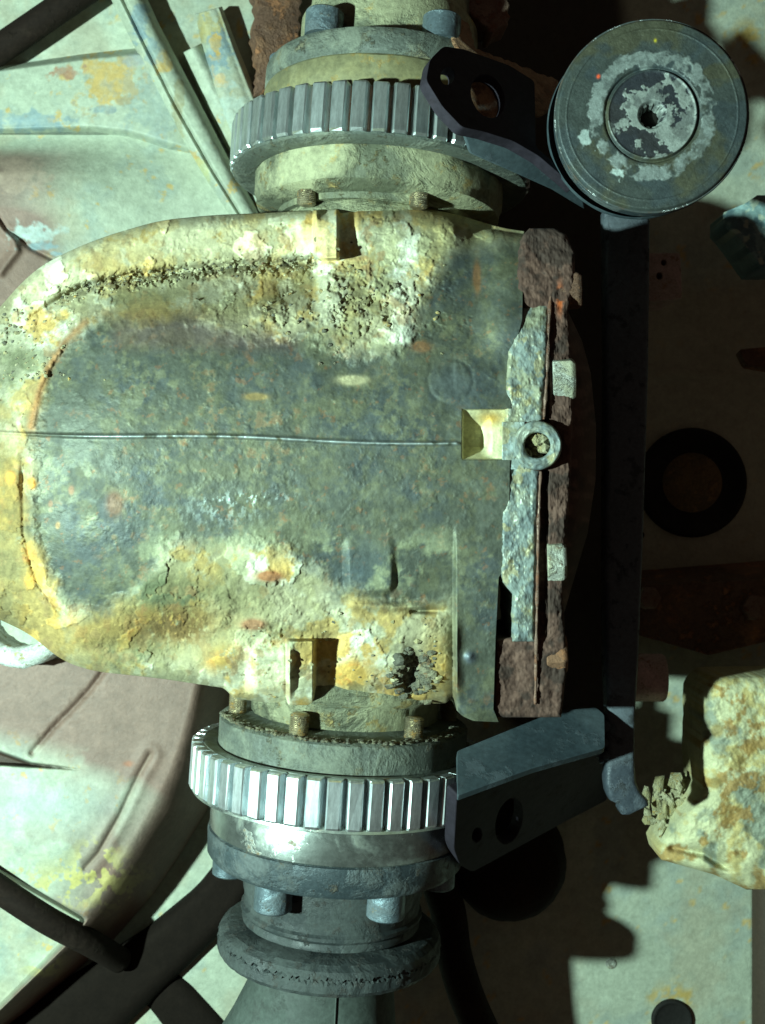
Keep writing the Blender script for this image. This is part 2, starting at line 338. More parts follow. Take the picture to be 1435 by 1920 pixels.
def H_house(x, y, detail=True):
    q = np.clip((y-855)/478, -1, 1); drum = 62+300*np.sqrt(np.clip(1-q*q, 0, 1))
    Lx = np.interp(y, [p[0] for p in LED], [p[1] for p in LED]); d = x-Lx
    h = drum-34*(1-np.clip(d/190, 0, 1))**2-46*sst(4, -100, d)
    h += 5*np.exp(-((d-2)/10)**2)*sst(820, 900, y)*(1-sst(1120, 1180, y))
    g = itps(x, GRV, 24); tp = itps(x, TOP, 30); bt = np.interp(x, [p[0] for p in BOT], [p[1] for p in BOT])
    kx = 1-sst(585, 615, x); s = y-g
    band = 168+10*sst(0, 200, x)
    hb = band*(1-sst(4, 105, s))+h*sst(4, 105, s)
    h = h*(1-kx)+np.minimum(hb, h+200)*kx
    h -= kx*24*np.exp(-((s-3)/9)**2)*sst(30, 150, x)
    h -= 42*np.exp(-np.clip(y-tp, 0, 999)/9)
    h += 55*sst(600, 660, x)*(1-sst(380, 520, y))*(1-sst(840, 900, x))
    # ribs and pockets of the upper shoulder
    h += 44*box(x, y, 590, 635, 300, 486, 4)-8*box(x, y, 640, 668, 300, 482, 5)
    # slab of the rear flange
    slab = 356-66*((y-850)/500)**2
    kk = sst(849, 857, x)*sst(640, 780, y); h = h*(1-kk)+np.maximum(slab, h)*kk
    h += 24*sst(880, 960, x)*(1-sst(600, 700, y))
    e = np.clip(bt-y, 0, 999); h -= np.where(x > 850, 16*np.exp(-e/14), 34*np.exp(-e/10))
    h += 12*sst(1295, 1312, y)*sst(430, 450, x)*(1-sst(835, 850, x))
    # lower muddy shoulder
    h -= 52*gs(x, y, 305, 1200, 78, 38); h += 26*gs(x, y, 420, 1232, 46, 30); h -= 14*gs(x, y, 200, 1215, 40, 20)
    h += 50*box(x, y, 540, 590, 1200, 1330, 4)+30*box(x, y, 470, 545, 1218, 1302, 14)
    h += 25*box(x, y, 640, 850, 1165, 1300, 25)
    h -= 46*gs(x, y, 772, 1262, 20, 34); h += 24*gs(x, y, 752, 1243, 16, 14)
    tab = polyd(x, y, smooth_poly([(640, 1000), (745, 1000), (748, 1105), (728, 1122), (660, 1122), (642, 1108)], 24))
    h += 13*sst(0, 16, tab)*sst(960, 1110, y); h += 12*np.exp(-((y-1138-.05*(x-700))/10)**2)*box(x, y, 655, 800, 1100, 1180, 12)
    h -= 24*gs(x, y, 790, 1145, 30, 5)
    h += 8*gs(x, y, 505, 1080, 34, 12)+10*gs(x, y, 480, 1172, 30, 12)
    # round core plug, casting seam, machined notch, rivet
    rr = np.hypot(x-845, y-715); h += .8*(1-sst(34, 44, rr)); h -= .5*np.exp(-((rr-42)/4)**2)
    sy = 811+(x)*.024+3*np.sin(x/90.); h += 7*np.exp(-((y-sy)/3.2)**2)*(1-sst(855, 866, x))
    nd = itp(y, [(766, .12), (780, .35), (800, .75), (820, .98), (838, 1.05), (848, .7), (861, .1)])*38; h -= (nd+(13-nd)*sst(900, 925, x))*sst(866, 869, x)*sst(766, 769, y)*(1-sst(860, 863, y))
    h += 9*gs(x, y, 880, 1232, 10)
    h -= 9*np.exp(-((d+14)/7)**2)*sst(820, 900, y)*(1-sst(1120, 1200, y))+12*gs(x, y, 12, 760, 26, 40)-8*gs(x, y, 22, 905, 18, 30)
    h += 4*np.exp(-(lined(x, y, [(60, 800), (75, 720), (115, 650), (170, 600)])/7)**2)
    if detail:
        m = 1-dark_mask(x, y)
        n1 = fbm(x, y, 70, 6, 3, .55); n2 = ridged(x, y, 34, 4, 5); n3 = fbm(x, y, 11, 4, 8, .6)
        lump = sst(.42, .70, fbm(x, y, 30, 5, 21, .55))
        cr = sst(.60, .70, fbm(x, y, 17, 4, 44, .6))*gs(x, y, 640, 560, 190, 80)
        edge = np.clip(m*(1-m)*4, 0, 1)
        rg_ = .18+.72*np.clip(gs(x, y, 640, 560, 210, 75)+gs(x, y, 560, 1170, 330, 60)*.6+gs(x, y, 30, 650, 70, 90), 0, 1)
        h += m*rg_*(20*(n1-.5)+9*lump+2.5*(n2-.6)+2.4*(n3-.5)) + m*3 + edge*1.5 + m*2.4*sst(.49, .515, fbm(x, y, 95, 6, 141, .56))+m*1.3*sst(.50, .525, fbm(x, y, 44, 5, 142, .56))
        h -= 5*cr
        gl = kx*np.exp(-((s-8)/20)**2)*sst(100, 200, x); h -= gl*9*sst(.5, .62, fbm(x, y, 13, 4, 77, .6))
        h += (1-m)*(2.6*(n1-.5)+.75*(fbm(x, y, 9, 4, 9, .6)-.5)+.5*sst(.58, .7, fbm(x, y, 22, 5, 61, .6)))
        ck = np.abs(fbm(x, y, 85, 4, 91)-.5); h -= m*1.2*np.exp(-(ck/.008)**2)*sst(.5, .6, fbm(x, y, 120, 2, 92))
    return h
def C_house(x, y):
    m = 1-dark_mask(x, y); a = fbm(x, y, 130, 6, 101, .6); b = fbm(x, y, 48, 6, 102, .6); c = fbm(x, y, 18, 5, 103, .6); f = fbm(x, y*.6, 7, 4, 104, .6)
    # bare metal zone
    col = np.zeros(x.shape+(3,))+np.array(STEEL)
    col = mixc(col, BLUE, sst(.45, .68, fbm(x, y, 90, 6, 105, .65))*.8)
    col = mixc(col, GRN, sst(.44, .70, fbm(x, y, 40, 7, 131, .7))*.7)
    col = mixc(col, (.25, .255, .15), sst(.50, .70, c)*sst(.42, .62, a)*.55)
    col = mixc(col, (.28, .17, .09), sst(.60, .72, c)*sst(.5, .66, fbm(x, y, 60, 4, 106))*.5)
    col = mixc(col, ORG_, sst(.69, .77, fbm(x, y, 13, 4, 107, .6))*.3)
    col = mixc(col, (.17, .12, .10), sst(-8, 60, 90-np.abs(y-(600+.05*(x-300))))*box(x, y, 210, 560, 560, 660, 20)*.6)
    col = mixc(col, BLUE, gs(x, y, 845, 715, 48)*.8); col = mixc(col, (.10, .14, .16), gs(x, y, 690, 1080, 60, 55)*.7)
    # thin film of mud over the lower part of the metal
    film = sst(.42, .6, fbm(x, y, 60, 6, 110, .6))*box(x, y, 250, 850, 1000, 1200, 45)
    col = mixc(col, (.34, .36, .22), film*.8)
    bare = .72*(1-sst(.5, .64, b)*.45)
    # mud
    mud = np.zeros_like(col)+np.array(CREAM)*.9
    mud = mixc(mud, PALE, sst(.46, .6, a))
    mud = mixc(mud, (.42, .42, .25), sst(.47, .60, b)*.65)
    mud = mixc(mud, YEL, sst(.52, .63, fbm(x, y, 75, 6, 111, .62))*.85)
    yl = np.clip(gs(x, y, 10, 1000, 55, 160)+gs(x, y, 190, 1195, 75, 42)+gs(x, y, 330, 1160, 80, 34)+gs(x, y, 20, 1090, 60, 60)+gs(x, y, 415, 1232, 36, 24)+gs(x, y, 655, 1265, 44, 26)*1.2+gs(x, y, 185, 485, 38, 22)*.8+gs(x, y, 820, 1250, 26, 60)+gs(x, y, 290, 590, 110, 14)*.7+gs(x, y, 700, 1320, 160, 10)*.6, 0, 1)
    mud = mixc(mud, YEL, np.clip(yl*1.3, 0, 1)*sst(.32, .5, c+.12)*.95)
    mud = mixc(mud, (.62, .33, .05), sst(.57, .66, fbm(x, y, 20, 4, 112))*yl*.9)
    mud = mixc(mud, (.20, .165, .065), np.clip(1-sst(20, 80, x), 0, 1)*sst(640, 860, y)*(.65+.3*sst(.4, .6, b)))  # left end painted darker to offset the strong lamplight there
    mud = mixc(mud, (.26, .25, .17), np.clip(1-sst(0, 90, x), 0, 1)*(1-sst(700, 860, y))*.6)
    gr = np.clip(gs(x, y, 330, 1110, 160, 42)*1.1+gs(x, y, 260, 1225, 95, 26)*1.1+gs(x, y, 30, 690, 60, 60)*.7+gs(x, y, 220, 555, 140, 22)*.8+gs(x, y, 560, 1200, 60, 30)*.3, 0, 1)
    mud = mixc(mud, (.16, .18, .095), np.clip(gr*1.15, 0, 1)*(.55+.45*sst(.42, .58, b)))
    up = np.clip(gs(x, y, 640, 560, 220, 90)+gs(x, y, 850, 430, 120, 80), 0, 1)
    mud = mixc(mud, (.36, .34, .17), up*sst(.42, .6, b)*.8)
    mud = mixc(mud, (.13, .11, .07), sst(.60, .70, fbm(x, y, 17, 4, 44, .6))*gs(x, y, 640, 560, 190, 80)*.4)
    mud = mixc(mud, (.70, .69, .50), np.clip(gs(x, y, 400, 450, 260, 40)+gs(x, y, 100, 530, 90, 34)+gs(x, y, 500, 1265, 48, 44)*1.3, 0, 1)*sst(.35, .5, c+.1)*.85)
    mud = mixc(mud, (.38, .22, .08), sst(.62, .70, fbm(x, y, 30, 5, 113, .6))*.5)
    g = np.interp(x, [p[0] for p in GRV], [p[1] for p in GRV]); s = y-g
    mud = mixc(mud, (.17, .16, .10), np.exp(-((s-6)/16)**2)*sst(.44, .56, fbm(x, y, 12, 4, 77, .6))*(1-sst(585, 610, x))*sst(90, 160, x)*.85)
    ck = np.abs(fbm(x, y, 85, 4, 91)-.5); mud = mixc(mud, (.15, .12, .06), np.exp(-(ck/.005)**2)*sst(.52, .64, fbm(x, y, 120, 2, 92))*.3)
    mud = mixc(mud, (.27, .235, .11), (1-sst(.49, .52, fbm(x, y, 95, 6, 141, .56)))*.55)
    mud = mixc(mud, (.20, .135, .04), np.clip(gs(x, y, 335, 1172, 62, 34)*1.5, 0, 1)*sst(.36, .55, f)*.95)
    col = col*(1-m[..., None])+mud*m[..., None]
    # rust runs, patches, streaks with a place of their own
    o = np.exp(-(lined(x+8*(b-.5), y, [(56, 800), (72, 740), (92, 690), (122, 640), (160, 605)])/8)**2); col = mixc(col, (.42, .21, .06), o*.75)
    for (px, py, rx, ry, cc, k) in [(505, 1080, 30, 12, (.38, .16, .05), .9), (475, 1172, 26, 12, (.36, .17, .08), .8), (660, 712, 34, 10, (.50, .46, .28), .9), (895, 520, 8, 34, (.36, .17, .05), .6), (790, 650, 22, 12, (.36, .17, .06), .5), (480, 745, 26, 8, (.36, .26, .09), .8), (215, 945, 18, 26, (.28, .14, .07), .6), (60, 905, 9, 12, (.7, .36, .03), .9), (20, 895, 9, 12, (.75, .38, .03), .9), (55, 1090, 9, 12, (.7, .36, .03), .8), (775, 1262, 26, 38, (.07, .06, .04), .95), (755, 1243, 16, 14, (.13, .15, .13), .9), (880, 1232, 12, 12, (.20, .24, .27), .9), (135, 920, 6, 9, (.34, .2, .12), .8), (95, 945, 5, 7, (.34, .2, .12), .7), (108, 985, 5, 7, (.4, .25, .1), .7)]:
        col = mixc(col, cc, np.clip(gs(x+6*(c-.5), y+6*(b-.5), px, py, rx, ry)*1.6, 0, 1)**2*k)
    nt_ = sst(865, 868, x)*sst(766, 770, y)*(1-sst(859, 863, y))
    col = mixc(col, (.62, .60, .38), nt_); col = mixc(col, YEL, nt_*gs(x, y, 920, 785, 24, 14))
    sy = 811+x*.024+3*np.sin(x/90.); sm = np.exp(-((y-sy)/2.8)**2)*(1-sst(858, 866, x))*sst(.35, .5, fbm(x, y, 20, 3, 120))*sst(90, 240, x)
    col = mixc(col, (.55, .62, .62), sm*.85)
    sheen = sst(.56, .64, f)*np.clip(gs(x, y, 480, 934, 75, 9)+.45*gs(x, y, 420, 955, 70, 30), 0, 1)
    col = mixc(col, (.45, .52, .50), sheen*.8)  # painted sheen: lighter flecks mid-drum where the metal catches light
    col = np.clip((col*(.75+.5*f[..., None]))**1.28*1.16, 0, 1)
    col = col*.86+.14*col.mean(axis=-1, keepdims=True)
    al = np.clip((1-m)*bare+.5*sheen+.6*sm-.25*film, 0, 1)
    return np.concatenate([col, al[..., None]], -1)
NX, NY = 690, 620
xs = np.linspace(-90, 947, NX); v = np.linspace(0, 1, NY)
PX = xs[:, None]+0*v; tp = itps(xs, TOP, 30)[:, None]; bt = np.where(xs < 400, itps(xs, BOT, 26), itps(xs, BOT, 5))[:, None]
PX = PX+0.; PY = tp*(1-v)+bt*v
XR = itp(PY, [(380, 985), (600, 980), (655, 966), (700, 960), (1060, 954), (1082, 936), (1200, 930), (1330, 926), (1354, 936)])
PX = np.where(PX > 800, 800+(PX-800)*(XR-800)/147., PX)
house = thing('differential_housing', 'mud caked cast differential housing, smooth dark grey drum with yellow clay on its shoulders', 'differential', (0, 0, 0))
relief('drum_casting', PX, PY, H_house(PX, PY), C_house(PX, PY), M_cast, house, back=-240)
# shaft hubs of the housing -------------------------------------------------
SL = -.0664
AX = Vector((SL*1.0, -1.0, 0)).normalized()      # direction of the shaft, down the picture
def ax_pt(t): return Vector((715+SL*(t-300)-717.5, 960-t, 0))
def on_axis(prof, seg=120, jitter=0, seed=1):
    """profile of (r, t) along the shaft"""
    p0 = ax_pt(0.0); q = frame_from(AX); L = math.hypot(1, SL)
    V, F = lathe_vf([(r, t*L) for r, t in prof], seg, jitter, seed)
    M = Matrix.Translation(p0) @ q.to_matrix().to_4x4(); return tr(V, M), F
hub = MB(); hub.add(on_axis([(120, 425), (172, 425), (176, 430), (186, 452), (200, 520)], 120, 2.5, 3)); mobj('output_hub', hub.V, hub.F, M_flmud, house)
hub = MB(); hub.add(on_axis([(205, 1190), (200, 1284), (178, 1296), (174, 1335), (120, 1339)], 120, 2.5, 4)); mobj('output_hub', hub.V, hub.F, M_flmud, house)

# crumbs of dried clay lying on the casting
cr1, cr2 = MB(), MB(); rnd = random.Random(5)
cand = []
for i in range(260):
    x = rnd.uniform(110, 600); g = float(itp(x, GRV)); cand.append((x, g+rnd.gauss(7, 9), rnd.uniform(1.2, 3.4)))
for i in range(90): cand.append((rnd.gauss(650, 110), rnd.gauss(560, 50), rnd.uniform(1.5, 4.5)))
for i in range(60): cand.append((rnd.uniform(430, 850), rnd.uniform(1150, 1310), rnd.uniform(1.2, 3)))
for i in range(170): cand.append((rnd.gauss(775, 22), rnd.gauss(1262, 24), rnd.uniform(3, 8)))
for i in range(130): cand.append((rnd.gauss(30, 50), rnd.uniform(570, 720), rnd.uniform(1.5, 3.5)))
ca = np.array([(a, b) for a, b, c in cand]); hh = H_house(ca[:, 0], ca[:, 1])
for i, (x, y, r) in enumerate(cand):
    if x > 840 or y < float(itp(x, TOP))+6 or y > float(itp(x, BOT))-6: continue
    dk = (740 < x < 820 and y > 1210) or rnd.random() < .28
    (cr2 if dk else cr1).add(blob_vf(WL((x, y, hh[i]+r*.15)), r, i, (1.2, 1, .7), .6))
tag(mobj('clay_crumbs', cr1.V, cr1.F, M_crumb, house, smooth=False), kind='stuff'); tag(mobj('dirt_crumbs', cr2.V, cr2.F, M_crumbd, house, smooth=False), kind='stuff')

# rear flange and cover --------------------------------------------------------
def rag(poly, amp, seed, step=7):
    rnd = random.Random(seed); out = []; n = len(poly)
    for i in range(n):
        a = Vector(poly[i]); b = Vector(poly[(i+1) % n]); L = (b-a).length; k = max(1, int(L/step)); nn = Vector((b.y-a.y, a.x-b.x))/max(L, 1e-6)
        for j in range(k):
            p = a.lerp(b, j/k)+nn*rnd.uniform(-amp, amp)*(0 if j == 0 else 1); out.append((p.x, p.y))
    return out
def scaly(name, left, right, y0, y1, h0, seed, mat, colf, back, amp=8, nx=70, ny=400, parent=house):
    """slab between two edge lines given per height in the picture"""
    ys = np.linspace(y0, y1, ny); u = np.linspace(0, 1, nx)
    l = itp(ys, left); r = itp(ys, right)
    l = l+amp*.6*(fbm(ys, 0*ys+3., 16, 4, seed+5)-.5)*2; r = r+amp*.12*(fbm(ys, 0*ys+9., 12, 3, seed+6)-.5)*2
    PX = l[:, None]*(1-u)+r[:, None]*u; PY = ys[:, None]+0*u
    H = h0(PX, PY)-(90*(1-sst(22, 27, np.hypot(PX-1008, PY-835))) if name == 'joint_plate' else 0)+amp*(fbm(PX, PY, 26, 5, seed, .6)-.5)*2+.7*amp*(ridged(PX, PY, 14, 3, seed+1)-.6)
    e = np.minimum(np.minimum(u, 1-u)[None, :]*(r-l)[:, None], np.minimum(ys-y0, y1-ys)[:, None]); H = H-7*np.exp(-e/3.)
    return relief(name, PX, PY, H, colf(PX, PY), mat, parent, back=back)
def C_plate(x, y):
    c = np.zeros(x.shape+(3,))+np.array((.24, .29, .27)); a = fbm(x, y, 40, 5, 201, .6); b = fbm(x, y, 14, 4, 202, .6)
    c = mixc(c, (.42, .45, .36), sst(.48, .6, b)*.7); c = mixc(c, (.34, .33, .18), sst(.5, .66, a)*.6); c = mixc(c, (.14, .18, .19), sst(.54, .64, fbm(x, y, 30, 5, 203))*.7)
    c = mixc(c, (.44, .36, .14), sst(.62, .70, fbm(x, y, 22, 4, 204))*.5)
    return np.concatenate([c*.85, (.75*sst(.4, .55, b))[..., None]], -1)
def C_rust(x, y):
    c = np.zeros(x.shape+(3,))+np.array((.072, .036, .026)); a = fbm(x, y, 45, 5, 211, .6); b = fbm(x, y, 15, 4, 212, .6)
    c = mixc(c, (.115, .062, .046), sst(.48, .62, b)); c = mixc(c, (.035, .02, .015), sst(.5, .62, a)*.9)
    c = mixc(c, (.42, .09, .015), np.clip(gs(x, y, 1050, 560, 6, 24)*1.2, 0, 1)*sst(.45, .6, b))
    return np.concatenate([c, (.1*b)[..., None]], -1)
hp = lambda x, y: 359-66*((y-850)/500)**2-44*(1-sst(500, 640, y))
scaly('joint_plate', [(480, 1014), (540, 1000), (585, 975), (600, 962), (640, 962), (660, 951), (720, 950), (765, 946), (880, 944), (1075, 938), (1092, 944), (1115, 962), (1160, 962), (1190, 962)],
      [(480, 1034), (530, 1036), (545, 1030), (590, 1028), (680, 1025), (780, 1018), (880, 1013), (1000, 1006), (1190, 1003)], 484, 1203, hp, 31, M_cast, C_plate, 150, 4.5)
# round lug with its bolt hole
def lug():
    rr = np.linspace(0, 1, 34); aa = np.linspace(0, 2*math.pi, 90)
    R = 24+(46-24)*rr; PX = 1008+R[None, :]*np.cos(aa)[:, None]*1.0; PY = 835+R[None, :]*np.sin(aa)[:, None]
    H = 370+6*(fbm(PX, PY, 16, 4, 55)-.5)-6*np.exp(-(46-R)/1.5)[None, :]-5*np.exp(-(R-24)/1.5)[None, :]+3*(ridged(PX, PY, 12, 3, 56)-.6)
    o = relief('bolt_lug', PX, PY, H, C_plate(PX, PY), M_cast, house, back=None)
    V, F = lathe_vf([(23, -70), (24.3, -2), (24, 0)], 48); c = WL((1008, 835, 361)); mobj('bolt_hole', tr(V, Matrix.Translation(c)), F, M_plate, house)
    V, F = lathe_vf([(38.5, -150), (39, -4), (38.5, 0)], 64); V = [(x, y, z) for x, y, z in V]; mobj('lug_wall', tr(V, Matrix.Translation(c) @ Matrix.Scale(1.0, 4)), F, M_brown, house)
    gx, gy = np.meshgrid(np.linspace(943, 984, 50), np.linspace(791, 880, 90), indexing='ij')
    cc = C_plate(gx, gy); cc[..., :3] = mixc(cc[..., :3], (.34, .42, .42), .6*sst(.4, .6, fbm(gx, gy, 20, 4, 57)))
    relief('lug_pad', gx, gy, 361+4*(fbm(gx, gy, 14, 4, 58)-.5), cc, M_cast, house, back=250)
    mb = MB()
    for i in range(34):
        a = rnd.random()*6.28; q = rnd.uniform(2, 19); mb.add(blob_vf(c+Vector((q*math.cos(a), q*math.sin(a), -rnd.uniform(6, 26)-10*(math.cos(a) < -.2))), rnd.uniform(5, 11), 900+i, (1, 1, 1), .6))
    tag(mobj('packed_dirt', mb.V, mb.F, M_crumb, house, smooth=False), kind='stuff')
lug()
# rusty cover: rim, dome
scaly('cover_rim', [(428, 995), (440, 982), (470, 975), (540, 972), (640, 1000), (800, 1005), (1190, 985), (1200, 930), (1300, 925), (1350, 930)],
      [(428, 1040), (440, 1062), (475, 1078), (530, 1078), (580, 1066), (620, 1068), (760, 1075), (900, 1070), (1100, 1056), (1200, 1060), (1260, 1062), (1350, 1052)], 428, 1345,
      lambda x, y: 347-66*((y-860)/480)**2-16*(1-sst(1020, 1032, x))*sst(560, 600, y)*(1-sst(1180, 1205, y)), 61, M_cast, C_rust, 40, 6, 90, 420)
ys = np.linspace(585, 1150, 160); u = np.linspace(0, 1, 60); R = itp(ys, [(585, 1066), (640, 1092), (700, 1108), (800, 1118), (900, 1117), (1000, 1102), (1060, 1084), (1150, 1058)])
PX = 1030*(1-u)+R[:, None]*u; PY = ys[:, None]+0*u
relief('cover_dome', PX, PY, 345-50*(u[None, :]**2)-60*u[None, :]**5-40*((PY-860)/300)**2+7*(fbm(PX, PY, 30, 5, 71)-.5), C_rust(PX, PY), M_cast, house, back=-60)
# flange edge lip
V, F = tube_vf([WL(p) for p in [(1037, 492, 292), (1030, 600, 332), (1026, 700, 348), (1020, 786, 354)]], lambda t: 2.6+1.2*math.sin(t*40)*math.sin(t*17), 8, 14); mobj('gasket_edge', V, F, M_gap, house)
V, F = tube_vf([WL(p) for p in [(1014, 884, 354), (1010, 980, 350), (1008, 1100, 338), (1006, 1200, 322), (1004, 1320, 290)]], lambda t: 2.6+1.2*math.sin(t*43)*math.sin(t*19), 8, 14); mobj('gasket_edge', V, F, M_gap, house)
# cover bolts: hexagon heads lying along the joint
def hexhead(px, py, h, L, r, axis, mat, rot=0):
    q = frame_from(axis); V = []; F = []
    for z, rr in ((0, r), (L*.82, r), (L, r*.84)):
        for k in range(6): a = math.pi*k/3+rot; V.append((rr*math.cos(a), rr*math.sin(a), z))
    for l in range(2):
        for k in range(6): k2 = (k+1) % 6; F.append((l*6+k, l*6+k2, l*6+6+k2, l*6+6+k))
    F.append(tuple(range(12, 18))); F.append((5, 4, 3, 2, 1, 0))
    return tr(V, Matrix.Translation(WL((px, py, h))) @ q.to_matrix().to_4x4()), F
for (px, py, h, r, mat, ln) in [(1048, 546, 285, 33, M_brown, 36), (1036, 712, 326, 36, M_nut, 36), (1026, 1050, 322, 34, M_nut, 30), (1024, 1226, 278, 34, M_brown, 34)]:  # pale where lit, brown where dark: the light is put into colour
    V, F = hexhead(px, py, h, ln, r, (1, .03, .12), mat, .3); mobj('cover_bolt', V, F, mat, house, smooth=False, bevel=2)

# =================================================================== TOOTHED RINGS
NT = 50; RO, RI, TL = 279, 261, 84
qax = frame_from(AX)
def make_ring(t, label, mt, mr, mm_):
    r = thing('toothed_ring', label, 'gear ring', ax_pt(t), 'toothed rings on the drive flanges', qax)
    V, F = lathe_vf([(RI-6, 2.5), (RI, 4), (RI, TL-6), (RI-6, TL-3)], 150); mobj('tooth_root', V, F, mr, r, local=True, auto=35)
    V, F = lathe_vf([(232, 4), (250, 1), (RI-4, 1), (RI-3, 4), (RI-3, TL-6), (RI+1, TL-4), (RI+11, TL-1), (RI+12, TL+4), (RI+2, TL+8), (232, TL+5)], 150)
    mobj('rim', V, F, mm_, r, local=True, auto=35)
    # one tooth, shared by all
    hw, ht = 12.6, RO-RI+3
    prof = [(-hw-1.6, 0), (-hw+.3, ht-3.2), (-hw+3, ht), (hw-3, ht), (hw-.3, ht-3.2), (hw+1.6, 0)]
    V = []; F = []
    for z, k in ((1, .86), (4, 1), (TL-5, 1), (TL-1, .86)):
        for (a, b) in prof: V.append((RI-3+b*k, a, z))
    n = len(prof)
    for l in range(3):
        for i in range(n): j = (i+1) % n; F.append((l*n+i, l*n+j, l*n+n+j, l*n+n+i))
    F.append(tuple(range(n))); F.append(tuple(range(3*n, 4*n))[::-1])
    kinds = []
    for kk in range(8):
        rd = random.Random(kk+int(t)); sl_ = rd.uniform(-.07, .07); V3 = []
        for (a_, b_, z_) in V:
            nick = rd.uniform(-2.2, 0) if rd.random() < .25 and a_ > RI+8 else 0
            V3.append((a_+sl_*b_*(a_ > RI+6)+rd.uniform(-.5, .3)+nick*.6, b_+rd.uniform(-.5, .5), z_+rd.uniform(-.8, .8)))
        kinds.append(mobj('tooth', V3, F, mt, r, local=True, smooth=False)); kinds[-1].rotation_euler = (0, 0, 2*math.pi*kk/NT)
    for i in range(8, NT):
        c = kinds[random.randrange(8)].copy(); C.objects.link(c); c.parent = r; c.rotation_euler = (random.uniform(-.004, .004), 0, 2*math.pi*i/NT)
    return r
ring1 = make_ring(262, 'dull toothed ring with brown gaps, above the housing, partly behind the upper bracket arm', M_gearold, M_gap, M_flgrey)
ring2 = make_ring(1393, 'bright clean toothed ring below the housing, its teeth flashing white', M_gear, M_gap2, M_cup)

# =================================================================== DRIVE FLANGES, JOINTS, SHAFTS
def front_dir(ang):     # direction around the shaft: 0 faces the camera, + to the right
    zc = Vector((0, 0, 1)); xr = Vector((1, SL, 0)).normalized(); return zc*math.cos(ang)+xr*math.sin(ang)
def cyl_at(t0, t1, rad, ang, r, mat, name, parent, seg=24, thread=False, dome=0, hexa=False):
    p = ax_pt(t0)+front_dir(ang)*rad; L = abs(t1-t0); d = AX if t1 > t0 else -AX; q = frame_from(d)
    if thread:
        prof = [(0.01, 0)]; z = 0; k = 0
        while z < L-3: prof += [(r, z), (r*.88, z+1.5)]; z += 3.2
        prof += [(r*.9, L-2), (r*.7, L), (.01, L)]
    elif dome: prof = [(.01, 0), (r, 0), (r, L-dome), (r*.88, L-dome*.35), (r*.62, L), (r*.5, L), (r*.46, L-6), (.01, L-6)]
    else: prof = [(.01, 0), (r, 0), (r, L-2), (r-2, L), (.01, L)]
    V, F = lathe_vf(prof, 6 if hexa else seg); M = Matrix.Translation(p) @ q.to_matrix().to_4x4()
    return mobj(name, tr(V, M), F, mat, parent, auto=40)
fl1 = thing('drive_flange', 'clay coated round drive flange between the upper toothed ring and the housing', 'flange', ax_pt(345), 'drive flanges with studs')
V, F = on_axis([(140, 340), (226, 342), (231, 347), (231, 384), (227, 390), (226, 405), (212, 413), (186, 416), (184, 426), (120, 427)], 150, 1.2, 5); mobj('flange_disc', V, F, M_flmud, fl1, auto=45)
for a in (-98, -38, 22, 82): cyl_at(402, 438, 196, math.radians(a), 17, M_stud, 'stud', fl1, thread=True)
fl2 = thing('drive_flange', 'grey round drive flange between the housing and the lower bright toothed ring', 'flange', ax_pt(1345), 'drive flanges with studs')
V, F = on_axis([(120, 1330), (180, 1341), (206, 1343), (225, 1344), (231, 1349), (231, 1400), (140, 1402)], 150, .8, 6); mobj('flange_disc', V, F, M_flgrey, fl2, auto=45)
for a in (-81, -21, 39, 99): cyl_at(1345, 1306, 199, math.radians(a), 17, M_stud, 'stud', fl2, thread=True)
# dirt lying on the upper face of the lower flange
mb = MB()
for i in range(420):
    a = math.radians(rnd.uniform(-85, 80)); p = ax_pt(1343)+front_dir(a)*rnd.uniform(203, 229); mb.add(blob_vf(p, rnd.uniform(2, 6), 2000+i, (1, .6, 1), .6))
tag(mobj('dirt_crumbs', mb.V, mb.F, M_crumbd, fl2, smooth=False), kind='stuff')

cv1 = thing('shaft_joint', 'yellow stained cup of the drive shaft joint above the upper toothed ring', 'shaft joint', ax_pt(250), 'drive shaft joints')
V, F = on_axis([(140, 262), (222, 262), (224, 258), (225, 200), (222, 196), (219, 194)], 150, .6, 7); mobj('joint_cup', V, F, M_cupy, cv1, auto=40)
V, F = on_axis([(219, 196), (223, 192), (225, 189), (224, 158), (219, 150), (205, 147), (120, 146)], 150, .6, 7); mobj('cup_band', V, F, M_flgrey, cv1, auto=40)
V, F = on_axis([(165, 150), (165, 60), (150, 40), (145, -40), (120, -150)], 96, 1, 8); mobj('joint_neck', V, F, M_flmud, cv1, auto=50)
for a in (-100, -34, 28, 92): cyl_at(150, 104, 196, math.radians(a), 33, M_bolt, 'bolt_head', cv1, dome=5)
cv2 = thing('shaft_joint', 'oily grey shaft joint cup below the bright toothed ring, with a white highlight', 'shaft joint', ax_pt(1480), 'drive shaft joints')
V, F = on_axis([(140, 1474), (234, 1476), (236, 1480), (236, 1546), (232, 1550)], 150, .4, 9); mobj('joint_cup', V, F, M_cup, cv2, auto=40)
V, F = on_axis([(232, 1548), (238, 1550), (239, 1556), (237, 1594), (230, 1602), (150, 1604)], 150, .8, 10); mobj('cup_band', V, F, M_cupdk, cv2, auto=40)
V, F = on_axis([(168, 1600), (168, 1660), (164, 1672), (164, 1690), (169, 1694), (169, 1700), (163, 1706), (166, 1712), (166, 1718), (158, 1722), (120, 1724)], 120, .8, 11); mobj('joint_neck', V, F, M_rubber, cv2, auto=40)
for a in (-88, -30, 30, 90): cyl_at(1598, 1652, 194, math.radians(a), 33, M_bolt, 'bolt_head', cv2, dome=5)
boot = thing('rubber_boot', 'dark cracked rubber disc and grey tube of the boot at the bottom of the shaft', 'rubber boot', ax_pt(1722))
